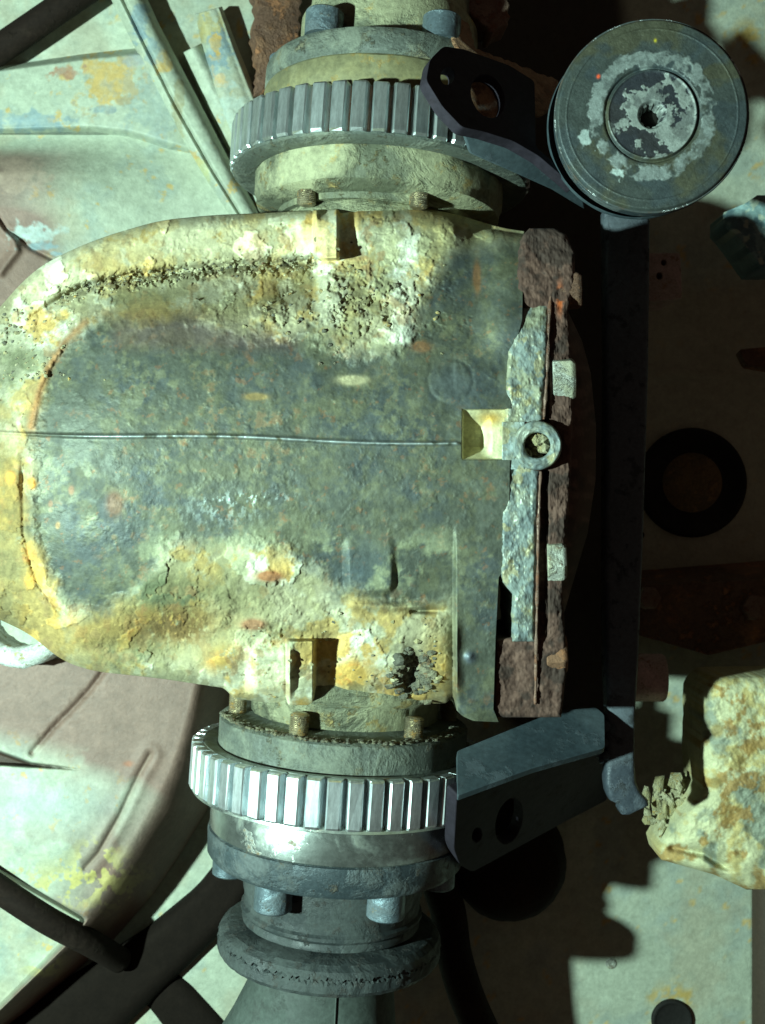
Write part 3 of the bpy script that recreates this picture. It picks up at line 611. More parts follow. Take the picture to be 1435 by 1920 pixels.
# cracked disc with uneven edge
V, F = lathe_vf([(130, 0), (170, 2), (192, 6), (203, 14), (209, 24), (205, 26.5), (205, 29), (208, 32), (208, 48), (204, 55), (150, 60), (120, 60)], 260, 0)
V2 = []
for (x, y, z) in V:
    a = math.atan2(y, x); r_ = math.hypot(x, y); n = math.sin(a*47+z)*1.1+math.sin(a*83+1.7*z)*1.0+math.sin(a*29-z*.5)*1.0
    if 23 < z < 33: r_ += n*.8-1.2; z2 = z+n*1.6+1.5*math.sin(a*131)
    else: r_ += n*.35; z2 = z
    V2.append((r_*math.cos(a), r_*math.sin(a), z2))
mobj('boot_disc', tr(V2, Matrix.Translation(ax_pt(1722)) @ qax.to_matrix().to_4x4()), F, M_rubber, boot, auto=24)
# tube, slightly skewed to the left like a sagging sleeve
V, F = lathe_vf([(118, 0), (122, 20), (126, 60), (134, 120), (150, 180), (180, 260)], 96)
V = [(x*(1.0), y, z) for x, y, z in V]
V, F = on_axis([(122, 1780), (123, 1800), (126, 1840), (133, 1900), (146, 1990)], 96, .5, 13)
V = [(x-(max(0, -(x-ax_pt(1800).x)))*.22*max(0, (-y-800))/100., y, z) for x, y, z in V]
mobj('boot_tube', V, F, M_boot, boot)
V, F = tube_vf([ax_pt(1776)+front_dir(.17)*124, ax_pt(1840)+front_dir(.17)*128.5, ax_pt(1910)+front_dir(.17)*137, ax_pt(1980)+front_dir(.17)*147], 1.6, 6, 6); mobj('mould_seam', V, F, M_boot, boot)

# =================================================================== BRACKET
br = thing('mounting_bracket', 'dark steel bracket with two perforated angle arms and a long upright bar', 'bracket', WL((1165, 1490, 60)))
# upper arm: face with two holes painted dark for shade, blue-green lower leg
nU = (.48, .36, .60)
poly = smooth_poly([(799, 150), (806, 112), (832, 86), (870, 92), (955, 122), (1003, 152), (1005, 275), (1062, 325), (1080, 352), (1010, 292), (962, 264), (905, 246), (866, 238), (830, 200)], 8)
V, F = plate_vf(poly, [ell(840, 142, 13, 17, .3, 20), ell(915, 180, 30, 42, -.35, 36)], (800, 150, 345), nU, 18); mobj('perforated_face', V, F, M_brk, br, smooth=True, bevel=3.2, auto=40)
V, F = plate_vf([(864, 236), (905, 244), (962, 262), (1012, 290), (1090, 350), (1098, 394), (1035, 356), (972, 328), (882, 289)], [], (868, 240, 306), (.30, -.70, .62), 12); mobj('angle_leg', V, F, M_brk2, br, bevel=3, auto=40)
# lower arm
nL = (.60, -.52, .50)
poly = smooth_poly([(857, 1492), (1000, 1438), (1100, 1400), (1128, 1396), (1140, 1500), (1062, 1540), (886, 1636), (862, 1622), (851, 1592)], 7)
V, F = plate_vf(poly, [ell(955, 1540, 24, 44, .25, 36), ell(895, 1566, 9, 14, .2, 20)], (857, 1492, 318), nL, 24); mobj('perforated_face', V, F, M_brk, br, bevel=3.2, auto=40)
V, F = plate_vf(smooth_poly([(857, 1408), (1045, 1332), (1118, 1326), (1134, 1340), (1135, 1402), (1000, 1440), (858, 1492)], 5), [], (858, 1490, 318), (.06, .74, .52), 13); mobj('angle_leg', V, F, M_brk2, br, bevel=3, auto=40)
# upright bar: rounded flat bar bent to the right at its foot
def bar(pts, name, mat):
    V = []; F = []; n = 0
    sec = 20
    for (px, py, h, wx, th) in pts:
        c = WL((px, py, h)); n += 1
        for k in range(sec):
            a = 2*math.pi*k/sec; ca, sa = math.cos(a), math.sin(a); e = .38
            V.append((c.x+wx*math.copysign(abs(ca)**e, ca), c.y, c.z+th*math.copysign(abs(sa)**e, sa)))
    for i in range(n-1):
        for k in range(sec): k2 = (k+1) % sec; F.append((i*sec+k, i*sec+k2, (i+1)*sec+k2, (i+1)*sec+k))
    F.append(tuple(range(sec))); F.append(tuple(range((n-1)*sec, n*sec))[::-1])
    return mobj(name, V, F, mat, br, auto=50)
bar([(1172, 400, 34, 43, 22), (1172, 700, 34, 40, 22), (1166, 1000, 60, 36, 22), (1162, 1250, 90, 30, 22), (1161, 1335, 112, 25, 22), (1160, 1420, 112, 25, 22), (1160, 1462, 112, 27, 22), (1166, 1482, 112, 30, 22), (1176, 1496, 112, 34, 21), (1186, 1506, 112, 26, 20), (1176, 1514, 112, 18, 20), (1170, 1522, 112, 8, 18)], 'upright_bar', M_brk3)
# weld
mb = MB()
for i in range(46):
    t = rnd.random(); mb.add(blob_vf(WL((1131+rnd.gauss(0, 6), 1338+t*88, 124+rnd.uniform(-16, 12))), rnd.uniform(6, 12), 3000+i, (1, 1, 1), .4))
tag(mobj('weld_bead', mb.V, mb.F, M_brk2, br, smooth=True), kind='stuff')
V, F = lathe_vf([(.01, 0), (44, 0), (44, 60), (41, 64), (30, 64), (28, 50), (.01, 50)], 40)
mobj('spacer_tube', tr(V, Matrix.Translation(WL((1180, 1270, 20))) @ frame_from((1, 0, .05)).to_matrix().to_4x4()), F, M_lightened, br, auto=40)

# =================================================================== MOUNT DISC
dc = WL((1223, 215, 280)); axd = Vector((-.05, -.02, 1)).normalized()
disc = thing('mount_bush', 'round grey mount disc with a splined centre hole, ringed by flaking pale metal', 'mount disc', dc)
qd = frame_from(axd)
MD = Matrix.Translation(dc) @ qd.to_matrix().to_4x4() @ Matrix.Diagonal((.925, .925, 1, 1))
nr, na = 150, 420
rr = np.concatenate([np.linspace(14, 160, nr-12), np.linspace(161, 168, 12)]); aa = np.linspace(0, 2*math.pi, na, endpoint=False)
Rg, Ag = np.meshgrid(rr, aa, indexing='ij'); X = Rg*np.cos(Ag); Y = Rg*np.sin(Ag)
hz = 1.2*(fbm(X+500, Y+500, 30, 5, 301)-.5)
rw = Rg+15*(fbm(X+500, Y+500, 26, 5, 302, .6)-.5)*2
flake = sst(84, 88, rw)*(1-sst(108, 113, rw+4*(fbm(X, Y+900, 9, 3, 303)-.5)*2))*sst(.40, .5, fbm(X+100, Y+500, 34, 4, 304, .6)+.12)
inner = (1-sst(76, 78, Rg))*sst(.49, .53, fbm(X+900, Y+300, 44, 5, 305, .62)+.10*np.exp(-((Rg-24)/14)**2)+.04)
hz += .8*flake+.7*inner
hz -= 5*np.exp(-((Rg-81)/2.4)**2); hz += 2*np.exp(-((Rg-76)/2.)**2)
hz -= 7*(1-sst(20, 26, Rg)); hz -= 26*(1-sst(14, 21+1.8*np.sign(np.sin(Ag*11)), Rg))
hz -= 8*sst(160, 168, Rg)**2
hz += .8*np.exp(-((Rg-148)/1.4)**2)
COL = np.zeros(X.shape+(3,))+np.array((.050, .062, .058))
COL = mixc(COL, (.075, .075, .045), sst(.48, .62, fbm(X, Y, 70, 5, 306)+.1*(Y > 60))*.8); COL = mixc(COL, (.045, .062, .07), sst(.5, .65, fbm(X, Y, 50, 4, 307))*.7)
COL = mixc(COL, (.022, .024, .034), (1-sst(72, 78, Rg))*.8)
COL = mixc(COL, (.25, .29, .28), flake*(.55+.45*sst(.42, .58, fbm(X, Y, 16, 4, 309, .6)))); COL = mixc(COL, (.26, .29, .27), inner*(.5+.5*sst(.4, .55, fbm(X, Y, 20, 4, 310, .6))))
COL = mixc(COL, (.9, .12, .04), np.clip(1.5*gs(X, Y, -93, 68, 2.5, 3), 0, 1)); COL = mixc(COL, (.5, .42, .03), np.clip(1.3*gs(X, Y, 5, 128, 2, 3), 0, 1))
COL = mixc(COL, (.5, .6, .58), sst(.35, .6, gs(X, Y, -116, -38, 9, 13)+gs(X, Y, -62, -98, 9, 7)+1.4*(fbm(X+50, Y+90, 9, 3, 311)-.5))*.75*(gs(X, Y, -116, -38, 18, 24)+gs(X, Y, -62, -98, 18, 14) > .15))
al = np.clip(.55+.2*flake-.1*inner, 0, 1)
Vd = np.stack([X, Y, hz], -1).reshape(-1, 3); Md = np.array(MD)
Vw = Vd @ Md[:3, :3].T+Md[:3, 3]
i = np.arange(nr*na).reshape(nr, na); j = np.roll(i, -1, 1); F = np.stack([i[:-1], i[1:], j[1:], j[:-1]], -1).reshape(-1, 4)
mobj('face_disc', Vw, F, M_disc, disc, col=np.concatenate([COL, al[..., None]], -1))
V, F = lathe_vf([(167.8, -7.5), (168.5, -10), (168, -16), (162, -18), (162, -21), (166, -23), (166, -38), (160, -42), (90, -43)], 200, .3, 14)
mobj('rim_band', tr(V, MD), F, M_cupdk, disc, auto=35)
V, F = lathe_vf([(165.5, -6.5), (167.2, -5.4), (168.6, -6.2), (169, -8), (168.4, -9.6)], 300, .35, 17); mobj('edge_ring', tr(V, MD), F, M_edge, disc)  # bright metal ring added so the disc's rim catches highlights
V, F = lathe_vf([(.01, -26), (22, -26), (24, -40)], 30); mobj('hole_floor', tr(V, MD), F, M_hole, disc)
V, F = lathe_vf([(150, -41), (152, -48), (148, -62), (90, -66)], 120, .3, 15)
mobj('back_plate', tr(V, Matrix.Translation(dc+Vector((-12, -4, 0))) @ qd.to_matrix().to_4x4()), F, M_brk2, disc, auto=35)

# =================================================================== UNDERBODY (setting)
def C_sheet(x, y, seed=400, rustk=1.0):
    c = np.zeros(x.shape+(3,))+np.array(SHEET); a = fbm(x, y, 260, 5, seed); b = fbm(x, y, 60, 5, seed+1, .6); d = fbm(x, y, 16, 4, seed+2, .6)
    c = mixc(c, (.42, .45, .36), sst(.45, .6, a)*.6); c = mixc(c, (.26, .31, .28), sst(.46, .72, b)*.55); c = mixc(c, (.33, .29, .20), sst(.5, .72, fbm(x, y, 120, 6, seed+5, .65))*.45)
    c = c*(.88+.24*fbm(x, y, 7, 3, seed+6)[..., None])
    c = mixc(c, (.46, .33, .13), sst(.64, .70, d)*sst(.52, .6, b)*.9*rustk)
    return c
xs = np.linspace(-500, 1950, 420); ys = np.linspace(-450, 2380, 460); PX, PY = np.meshgrid(xs, ys, indexing='ij')
H = -400+6*(fbm(PX, PY, 300, 3, 410)-.5)+1.5*(fbm(PX, PY, 40, 4, 411)-.5)
H += 26*sst(700, 716, PY)*(1-sst(1085, 1100, PY))*sst(1150, 1170, PX)
rg = np.hypot(PX-1298, PY-905)
H -= 60*sst(1412, 1420, PX)*sst(1550, 1600, PY)
c = C_sheet(PX, PY)
c = mixc(c, (.36, .34, .25), sst(1150, 1180, PX)*sst(500, 560, PY)*(1-sst(1180, 1230, PY))*.85)
for (px, py, r, k) in [(1400, 70, 26, .9), (1412, 110, 12, .8), (1262, 1872, 24, .9), (1225, 1866, 12, .7), (1290, 1870, 14, .8)]:
    c = mixc(c, (.44, .30, .08), np.clip(1.5*gs(PX, PY, px, py, r), 0, 1)*k*sst(.4, .55, fbm(PX, PY, 14, 3, 422)))
shade_k = sst(-20, 20, polyd(PX+20*(fbm(PX, PY, 60, 3, 431)-.5), PY, [(860, -500), (1150, -500), (1176, 60), (1190, 400), (1192, 1000), (1185, 1340), (1000, 1420), (940, 1340), (940, 500), (870, 300)]))
c = mixc(c, (.028, .022, .018), shade_k*.96)  # pan painted near black where it lies in shadow behind housing and arm
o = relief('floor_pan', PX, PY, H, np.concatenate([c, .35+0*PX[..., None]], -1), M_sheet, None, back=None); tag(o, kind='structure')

def plug(px, py, r, label, cat, name, mat, h=-400, depth=12, grp=None):
    V, F = lathe_vf([(.01, 1), (r*.55, 1.5), (r*.72, 3), (r*.80, depth*.5), (r*.9, depth), (r*.97, depth*.8), (r, 0), (r, -14)], 64)
    p = WL((px, py, h)); o = tag(mobj(name, [tuple(Vector(v_)+p) for v_ in V], F, mat, None, org=p), label, cat, grp)
    if r > 60:
        V, F = lathe_vf([(.01, 9), (r*.3, 8), (r*.52, 4), (r*.56, 0)], 48); mobj('plug_centre', [tuple(Vector(v_)+p) for v_ in V], F, M_plugc, o)
    return o
plug(1298, 905, 122, 'large round rubber plug in the shaded floor pan right of the upright bar', 'plug', 'floor_plug', M_hole, -371, 14)
plug(1260, 1912, 46, 'black round plug ringed by rust in the pale floor pan at the bottom right', 'plug', 'floor_plug', M_hole, -396, 8)
plug(1201, 1003, 9, 'tiny dark drain plug beside the large round plug', 'plug', 'drain_plug', M_hole, -372, 2)
plug(1145, 1806, 12, 'tiny screw with pale rim in the floor pan at the bottom', 'screw', 'panel_screw', M_nut, -398, 4)
V, F = lathe_vf([(.01, 6), (3, 6), (5, 5)], 16)

# beam edge at the far right bottom
PX, PY, U, Vv = strip_grid([(1475, 1560, 56), (1475, 1990, 56)], 60, 14)
tag(relief('side_rail', PX, PY, -345-25*np.abs(Vv)**4+0*PX, np.concatenate([np.zeros(PX.shape+(3,))+np.array(DBR)*.6, .1+0*PX[..., None]], -1), M_sheet, None, back=-520, org=(0, 0, -500)), 'dark brown rail at the right edge, beside the lower part of the pale floor pan', 'rail')

# horizontal pressed rail, top left
def sheet_col(PX, PY, seed, spots=(), pink=None, extra=None):
    c = C_sheet(PX, PY, seed)
    n = fbm(PX, PY, 16, 4, seed+7, .6); n2 = fbm(PX, PY, 9, 3, seed+8)
    if pink is not None: c = mixc(c, PINK, np.clip(pink, 0, 1))
    for (px, py, rx, ry, cc, k) in spots:
        c = mixc(c, cc, np.clip(sst(.28, .62, gs(PX, PY, px, py, rx*1.15, ry*1.15)+1.5*(n-.5))*k*(.55+.9*n2), 0, 1)*(gs(PX, PY, px, py, rx*1.6, ry*1.6) > .05))
    return np.concatenate([np.clip(c, 0, 1), .35+0*PX[..., None]], -1)
BLU2 = (.20, .27, .29)
nx, nv = 260, 90
xs = np.linspace(-120, 440, nx); v = np.linspace(0, 1, nv)
tp = itp(xs, [(-120, 142), (0, 122), (150, 100), (270, 86), (330, 100), (440, 330)])[:, None]; bt = itp(xs, [(-120, 262), (0, 258), (170, 256), (240, 266), (320, 292), (380, 300), (440, 400)])[:, None]
PX = xs[:, None]+0*v; PY = tp*(1-v)+bt*v
H = -405+60*sst(0, .09, v)[None, :]*(1-sst(.86, 1, v))[None, :]*(1-.7*sst(300, 440, PX))+3*(fbm(PX, PY, 50, 4, 431)-.5)-6*gs(PX, PY, 40, 236, 50, 10)
rail = relief('cross_rail', PX, PY, H, sheet_col(PX, PY, 430, [(205, 152, 52, 50, (.46, .32, .12), .95), (300, 190, 80, 60, BLU2, .35), (60, 228, 60, 16, BLU2, .8), (130, 138, 26, 10, (.30, .16, .10), .8), (200, 205, 26, 8, BLU2, .7), (270, 110, 34, 16, (.3, .33, .33), .7), (140, 270, 60, 8, (.2, .12, .1), .6)]), M_sheet, None, back=-412, org=WL((150, 180, -500)))
tag(rail, 'pale horizontal pressed rail with a large ochre rust patch at the upper left', 'rail')
# diagonal seam rail
PX, PY, U, Vv = strip_grid([(215, -60, 32), (272, 60, 30), (338, 190, 32), (404, 310, 28), (474, 425, 24)], 300, 60)
H = -318-40*np.abs(Vv)**3-16*np.exp(-((Vv-.35)/.12)**2)+5*(fbm(PX, PY, 20, 4, 441)-.5)
tag(relief('seam_rail', PX, PY, H, sheet_col(PX, PY, 440, [(262, 40, 14, 40, BLU2, .9), (305, 120, 16, 18, (.45, .30, .1), .8), (335, 200, 10, 60, (.25, .22, .12), .6), (360, 300, 16, 16, (.46, .30, .1), .8), (285, 100, 12, 26, BLU2, .7), (380, 330, 12, 30, (.4, .4, .2), .7)]), M_sheet, None, back=-412, org=WL((330, 190, -500))), 'narrow diagonal welded seam rail crossing the pale sheet at the upper left', 'rail')
PX, PY, U, Vv = strip_grid([(392, 20, 26), (412, 90, 32), (440, 180, 40), (490, 300, 44), (520, 400, 40)], 240, 60)
H = -335-46*np.abs(Vv)**4+4*(fbm(PX, PY, 24, 4, 451)-.5)+10*np.exp(-((Vv+.8)/.15)**2)
tag(relief('support_tab', PX, PY, H, sheet_col(PX, PY, 450, [(395, 60, 30, 30, (.38, .32, .14), .8), (410, 95, 30, 40, BLU2, .9), (405, 85, 14, 20, (.45, .30, .1), .8), (415, 150, 10, 12, (.5, .34, .16), .7), (440, 210, 40, 40, (.38, .46, .42), .5)]), M_sheet, None, back=-412, org=WL((440, 180, -500))), 'rusty tipped support tab between the diagonal seam and the upper toothed ring', 'tab')
PX, PY, U, Vv = strip_grid([(360, 90, 20), (420, 210, 26), (480, 330, 24), (520, 400, 22)], 160, 40)
H = -350-30*np.abs(Vv)**2+5*(fbm(PX, PY, 20, 4, 461)-.5)
tag(relief('seam_fillet', PX, PY, H, sheet_col(PX, PY, 460, [(440, 240, 20, 60, (.36, .38, .26), .7)]), M_sheet, None, back=-412, org=WL((440, 250, -500))), 'greenish sealed fillet running beside the support tab at the upper left', 'seam')
# pink brown tank, left middle
ys = np.linspace(252, 640, 170); u = np.linspace(0, 1, 200)
PY = ys[:, None]+0*u; R = itp(ys, [(252, 330), (300, 410), (400, 480), (640, 500)]); PX = -120*(1-u)+R[:, None]*u
H = -385+80*(1-sst(0, 1, u))[None, :]**1.0*sst(252, 330, PY)+30*gs(PX, PY, 120, 360, 130, 70)+3*(fbm(PX, PY, 60, 4, 471)-.5)
H += 16*np.exp(-(lined(PX, PY, [(-20, 400), (25, 450), (30, 470), (0, 510)])/9)**2)-14*np.exp(-(lined(PX, PY, [(-20, 385), (12, 430), (60, 465), (110, 490)])/5)**2)
pk = np.clip(sst(200, 20, PX+.3*(PY-300))*.9*sst(270, 300, PY)+sst(150, 40, PX)*sst(380, 430, PY), 0, 1)
tag(relief('tank_shield', PX, PY, H, sheet_col(PX, PY, 470, [(60, 440, 34, 14, (.36, .44, .42), .8), (80, 462, 30, 7, BLU2, .9), (105, 475, 10, 5, BLU2, .9), (40, 330, 40, 30, (.36, .27, .21), .5)], pk), M_sheet, None, back=-412, org=WL((150, 420, -480))), 'pale sheet turning pinkish brown at the left edge, above the muddy housing', 'heat shield')

# lower-left tank ------------------------------------------------------------
RB = [(1236, 452), (1290, 438), (1360, 426), (1450, 410), (1520, 388), (1600, 340), (1680, 285), (1760, 215), (1840, 120), (1900, 50), (1990, -70)]
RL = [(1236, 372), (1290, 362), (1360, 345), (1440, 320), (1520, 280), (1600, 232), (1680, 180), (1760, 118), (1840, 40), (1900, -20), (1990, -130)]
ys = np.linspace(1236, 1990, 420); u = np.linspace(0, 1, 330); PY = ys[:, None]+0*u
R = itp(ys, RB); PX = -220*(1-u)+R[:, None]*u; rl = itp(ys, RL)[:, None]; R = R[:, None]
tt = np.clip((PX-rl)/(R-rl), 0, 1)
H = -200-190*tt**1.7-.10*np.clip(rl-PX, 0, 400)*0
H += -50*sst(1420, 1405, PY+.12*(PX-100))*0
fold = lined(PX, PY, [(282, 1415), (262, 1450), (225, 1530), (185, 1600), (160, 1628)])
H -= 5*np.exp(-(fold/4.5)**2); H += 4*np.exp(-((fold-14)/9)**2)
H += 26*gs(PX, PY, 120, 1560, 130, 70)
op = polyd(PX, PY, [(-220, 1398), (0, 1406), (60, 1428), (120, 1436), (168, 1446), (60, 1441), (0, 1437), (-220, 1430)]); H -= 60*sst(0, 8, op)
crk = lined(PX, PY, [(200, 1250), (172, 1290), (140, 1325), (100, 1365), (60, 1412)]); H -= 9*np.exp(-(crk/6)**2)*1.; H += 4*(fbm(PX, PY, 9, 3, 481)-.5)*np.exp(-(crk/16)**2)
H += 3*(fbm(PX, PY, 90, 4, 482)-.5)
# the pale flat below the tank
low = sst(-6, 10, (PY-1690)-.55*(PX-100))*(1-sst(0, .2, tt))
H -= 120*low*(1-sst(-60, -5, PX-rl)*.0)
c = C_sheet(PX, PY, 480)
pk = np.clip(sst(1480, 1400, PY-.25*(PX-200))+sst(150, 330, PX+.6*(PY-1500))*.9, 0, 1)*(1-low)
pk = np.clip(pk+.35*sst(.5, .6, fbm(PX, PY, 90, 4, 483)), 0, 1)*(1-low)
c = mixc(c, PINK, pk); c = mixc(c, (.17, .10, .075), sst(.0, .35, tt)*.85)  # right flank browner and darker: its shade put into the colour
c = mixc(c, (.14, .08, .06), np.exp(-(crk/5)**2)*.7*sst(.4, .5, fbm(PX, PY, 14, 3, 484)+.1)); c = mixc(c, (.20, .14, .10), np.exp(-(fold/2.5)**2)*.5); c = mixc(c, (.05, .03, .02), sst(0, 6, op))
sp = sst(.52, .6, fbm(PX, PY, 20, 4, 485, .6))*np.clip(gs(PX, PY, 130, 1660, 110, 36)+gs(PX, PY, 180, 1610, 40, 30)+gs(PX, PY, 80, 1800, 30, 30), 0, 1); c = mixc(c, (.48, .42, .14), sp*.9)
c = mixc(c, (.24, .10, .06), np.clip(1.3*gs(PX+6*(fbm(PX, PY, 8, 3, 487)-.5), PY, 242, 1432, 12, 7), 0, 1)**2)
c = mixc(c, (.34, .44, .42), gs(PX, PY, 70, 1510, 110, 40)*.5)
tag(relief('fuel_tank', PX, PY, H, np.concatenate([np.clip(c*(.82+.36*fbm(PX, PY, 46, 6, 488, .65)[..., None]), 0, 1), .35+.1*pk[..., None]], -1), M_sheet, None, back=-412, org=WL((150, 1600, -480))), 'pinkish brown creased tank shell with a black slit at the lower left', 'tank')
# pale pipe end left of housing
V, F = lathe_vf([(70, -90), (66, -10), (70, 0), (84, 6), (100, 2), (108, -10), (110, -90)], 72, 2.5, 21); p = WL((34, 1152, -120))
tag(mobj('pipe_end', [tuple(Vector(v_)+p) for v_ in V], F, M_pale, None, org=p), 'whitish open pipe end peeping out under the left end of the housing', 'pipe')

# hose, dark tubes and dark bands
def hose(name, pts, r, label, cat, mat=M_hose, grp=None):
    V, F = tube_vf([WL(p) for p in pts], r, 20, 10); return tag(mobj(name, V, F, mat, None, org=WL(pts[len(pts)//2])), label, cat, grp)
hose('dark_tube', [(-160, 200, -330), (0, 92, -330), (88, 32, -330), (250, -80, -330)], 30, 'straight dark brown tube crossing the top left corner', 'hose')  # dark tube along the dark bar at the corner
hose('dark_tube', [(-130, 1580, -170), (0, 1668, -170), (90, 1726, -185), (170, 1768, -240), (225, 1800, -330)], 27, 'dark curved tube over the tank at the lower left edge', 'hose')  # dark tube along the dark curve over the tank
PX, PY, U, Vv = strip_grid([(480, 1590, 40), (400, 1700, 46), (300, 1790, 52), (160, 1900, 70), (0, 2040, 100)], 120, 30)
tag(relief('dark_band', PX, PY, -345-30*np.abs(Vv)**5+0*PX, np.concatenate([np.zeros(PX.shape+(3,))+np.array((.009, .006, .0045)), .1+0*PX[..., None]], -1), M_matte, None, back=-420, org=WL((330, 1770, -380))), 'dark brown band running down left from the lower shaft joint', 'control arm')  # flat matte strip in near-black brown, below the tank
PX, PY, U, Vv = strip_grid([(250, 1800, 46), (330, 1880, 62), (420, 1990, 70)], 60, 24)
tag(relief('lower_band', PX, PY, -380-50*np.abs(Vv)**3+0*PX, np.concatenate([np.zeros(PX.shape+(3,))+np.array((.009, .006, .0045)), .1+0*PX[..., None]], -1), M_matte, None, back=-470, org=WL((330, 1890, -420))), 'dark brown band crossing the bottom edge left of the shaft boot', 'link')  # second near-black strip across the bottom edge
hose('vent_hose', [(800, 1600, -260), (838, 1700, -250), (852, 1790, -250), (880, 1880, -250), (930, 1990, -250)], 38, 'dark curved hose hanging right of the shaft boot at the bottom', 'hose')

V, F = lathe_vf([(.01, 0), (60, -6), (100, -26), (122, -62), (128, -110), (124, -130)], 72, 1.5, 22); p = WL((962, 1640, -215))
tag(mobj('dust_cover', [tuple(Vector(v_)+p) for v_ in V], F, M_hose, None, org=p), 'dark domed cover in the shade below the lower bracket arm', 'cover')
# right casting --------------------------------------------------------------
ys = np.linspace(1270, 1668, 260); u = np.linspace(0, 1, 210); PY = ys[:, None]+0*u
L = itp(ys, [(1270, 1330), (1300, 1315), (1420, 1312), (1480, 1318), (1500, 1300), (1540, 1262), (1590, 1235), (1612, 1240), (1640, 1340), (1668, 1400)])[:, None]
PX = L*(1-u)+1640*u; q = (PX-1500)/235
H = -18+40*np.sqrt(np.clip(1-q*q, 0, 1))+14*(fbm(PX, PY, 60, 5, 501)-.5)+7*(fbm(PX, PY, 16, 4, 502, .6)-.5)-30*np.exp(-(1668-PY)/22)-34*np.exp(-(PX-L)/13)-26*np.exp(-(PY-1270)/14)
H -= 20*np.exp(-(lined(PX, PY, [(1262, 1590), (1320, 1600), (1360, 1625)])/8)**2)
a = fbm(PX, PY, 70, 5, 503); b = fbm(PX, PY, 26, 5, 504, .6); c = np.zeros(PX.shape+(3,))+np.array((.56, .55, .38))
c = mixc(c, (.50, .40, .17), sst(.46, .68, b)*.7); c = mixc(c, (.17, .22, .22), sst(.5, .6, a+.20*sst(1380, 1430, PX)*sst(1440, 1500, PY)-.15)*.6); c = mixc(c, (.38, .25, .09), sst(.54, .66, fbm(PX, PY, 34, 5, 505, .6))*.8)
rb = lambda px, py, r: np.clip(1.6*gs(PX, PY, px, py, r), 0, 1)**2
for q_ in [(1345, 1370, 14), (1342, 1468, 13), (1390, 1425, 10)]: c = mixc(c, (.34, .27, .12), rb(*q_)*.8)
c = c**1.35*1.1
rc = relief('gearbox_casting', PX, PY, H, np.concatenate([c, .4*sst(.5, .6, a)[..., None]], -1), M_cast, None, back=-150, org=WL((1400, 1480, -140)))
tag(rc, 'cream and blue stained round casting cut off by the lower right edge', 'casting')
mb = MB()
for i in range(110):
    x = rnd.gauss(1275, 30); y = 1525+rnd.gauss(0, 24)+(x-1270)*.2; mb.add(blob_vf(WL((x, y, -90+rnd.uniform(-40, 30))), rnd.uniform(4, 17), 4000+i, (rnd.uniform(.3, 1.5), rnd.uniform(.3, 1.7), .22), 1.2))
tag(mobj('peeling_flakes', mb.V, mb.F, M_crumb, None, org=WL((1270, 1530, -220)), smooth=False), 'pale peeling flakes of sealant left of the stained casting', 'sealant flakes', None, 'stuff')
# blue grey lump, right edge
ys = np.linspace(366, 500, 90); u = np.linspace(0, 1, 80); PY = ys[:, None]+0*u
L = itp(ys, [(366, 1420), (380, 1400), (398, 1358), (425, 1356), (440, 1380), (470, 1405), (500, 1428)])[:, None]; PX = L*(1-u)+1520*u
H = -150+70*np.sqrt(np.clip(1-((PX-1450)/110)**2, 0, 1))+8*(fbm(PX, PY, 20, 5, 511)-.5)
b = fbm(PX, PY, 22, 5, 512, .6); c = np.zeros(PX.shape+(3,))+np.array((.20, .30, .30)); c = mixc(c, (.10, .17, .19), sst(.5, .6, b)); c = mixc(c, (.36, .42, .34), sst(.58, .66, fbm(PX, PY, 14, 4, 513)))
tag(relief('shock_foot', PX, PY, H, np.concatenate([c, .5+0*PX[..., None]], -1), M_cast, None, back=-200, org=WL((1420, 440, -150))), 'blue grey scuffed metal foot at the right edge below the mount disc', 'metal foot')
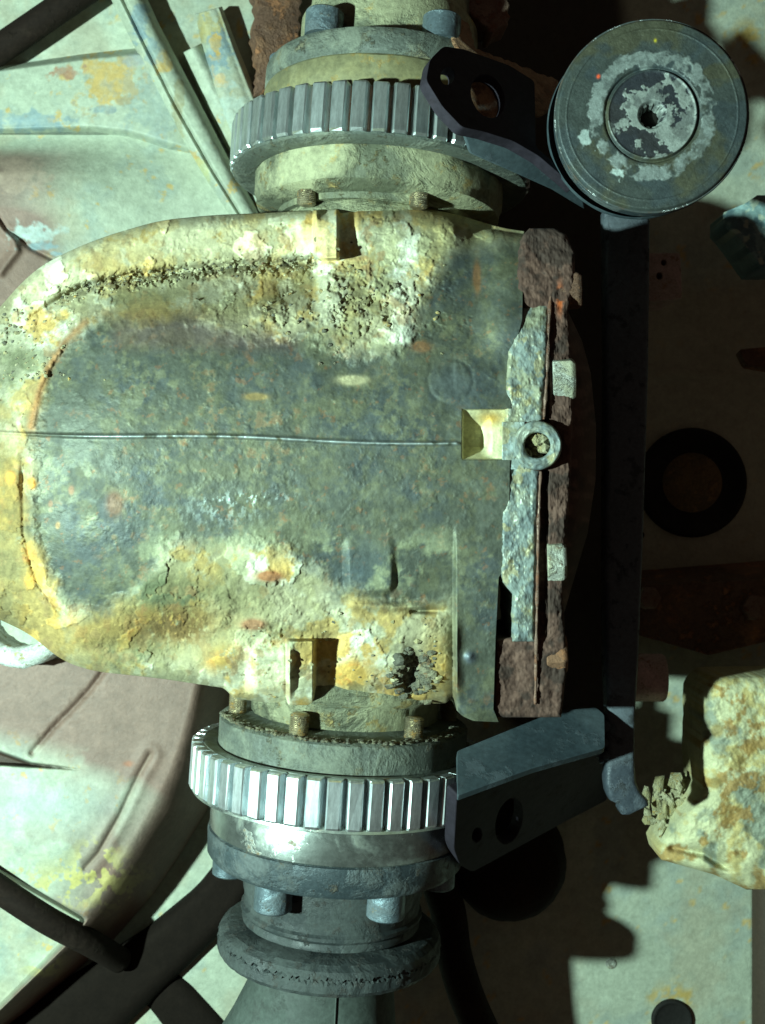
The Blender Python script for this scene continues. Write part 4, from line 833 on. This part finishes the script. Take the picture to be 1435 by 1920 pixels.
# parts lost in the shade on the right
def block(poly, h, n, thick, name, mat, label, cat, grp=None, holes=[]):
    V, F = plate_vf(smooth_poly(poly, 6), holes, (poly[0][0], poly[0][1], h), n, thick)
    return tag(mobj(name, V, F, mat, None, org=WL((poly[0][0], poly[0][1], h-thick)), bevel=4, auto=40), label, cat, grp)
block([(1214, 474), (1276, 474), (1280, 560), (1216, 566)], -60, (.1, 0, 1), 120, 'pipe_clip', M_lightened, 'shaded brown clip block with two small holes right of the upright bar', 'clip', holes=[ell(1245, 492, 5, 6, 0, 14), ell(1237, 517, 6, 7, 0, 14)])
block([(1190, 1100), (1500, 1085), (1500, 1190), (1330, 1230), (1190, 1190)], -250, (-.1, -.2, 1), 180, 'cross_member', M_brown, 'dark rusty cross member in shade below the round plug', 'cross member')
for (px, py, r, lb) in [(1212, 1120, 26, 'rusty bolt head in the shade at the left end of the dark cross member'), (1410, 1136, 32, 'dark bolt head in the shade at the right end of the dark cross member')]:
    V, F = hexhead(px, py, -255, 30, r, (0, 0, 1), M_brown); tag(mobj('hex_bolt', V, F, M_gap, None, org=WL((px, py, -250)), smooth=False, bevel=3), lb, 'bolt', 'bolts of the dark cross member')
block([(1385, 655), (1440, 650), (1500, 668), (1500, 700), (1400, 684)], -180, (-.2, 0, 1), 60, 'clamp_tail', M_brown, 'small orange brown clamp tail at the right edge, above the round plug', 'clamp')
# brown parts round the top joint
V, F = plate_vf(rag([(470, -60), (575, -60), (560, 60), (520, 170), (478, 175), (487, 120), (474, 60), (486, 20)], 4, 5), [], (500, 60, -330), (.3, 0, 1), 60)
tag(mobj('rusty_plate', V, F, M_brown, None, org=WL((520, 60, -360)), bevel=3), 'reddish brown ragged plate behind the left side of the top shaft joint', 'plate')
V, F = plate_vf(rag([(850, 25), (880, 42), (893, 90), (960, 115), (1048, 150), (1052, 205), (1000, 220), (935, 228), (878, 215), (868, 140), (862, 95), (846, 60)], 2.5, 6), [], (800, 150, 308), nU, 7)
tag(mobj('rusty_strap', V, F, M_rust, None, org=WL((930, 140, 150)), bevel=3), 'orange brown rusty strap seen through the hole of the upper bracket arm', 'strap')
V, F = plate_vf(rag([(880, -40), (950, -40), (955, 45), (925, 62), (900, 40), (872, 20)], 5, 7), [], (900, 10, 30), (.2, .2, 1), 50)
tag(mobj('torn_clamp', V, F, M_gap, None, org=WL((915, 10, 0)), bevel=3), 'torn dark metal clamp right of the top shaft joint', 'clamp')
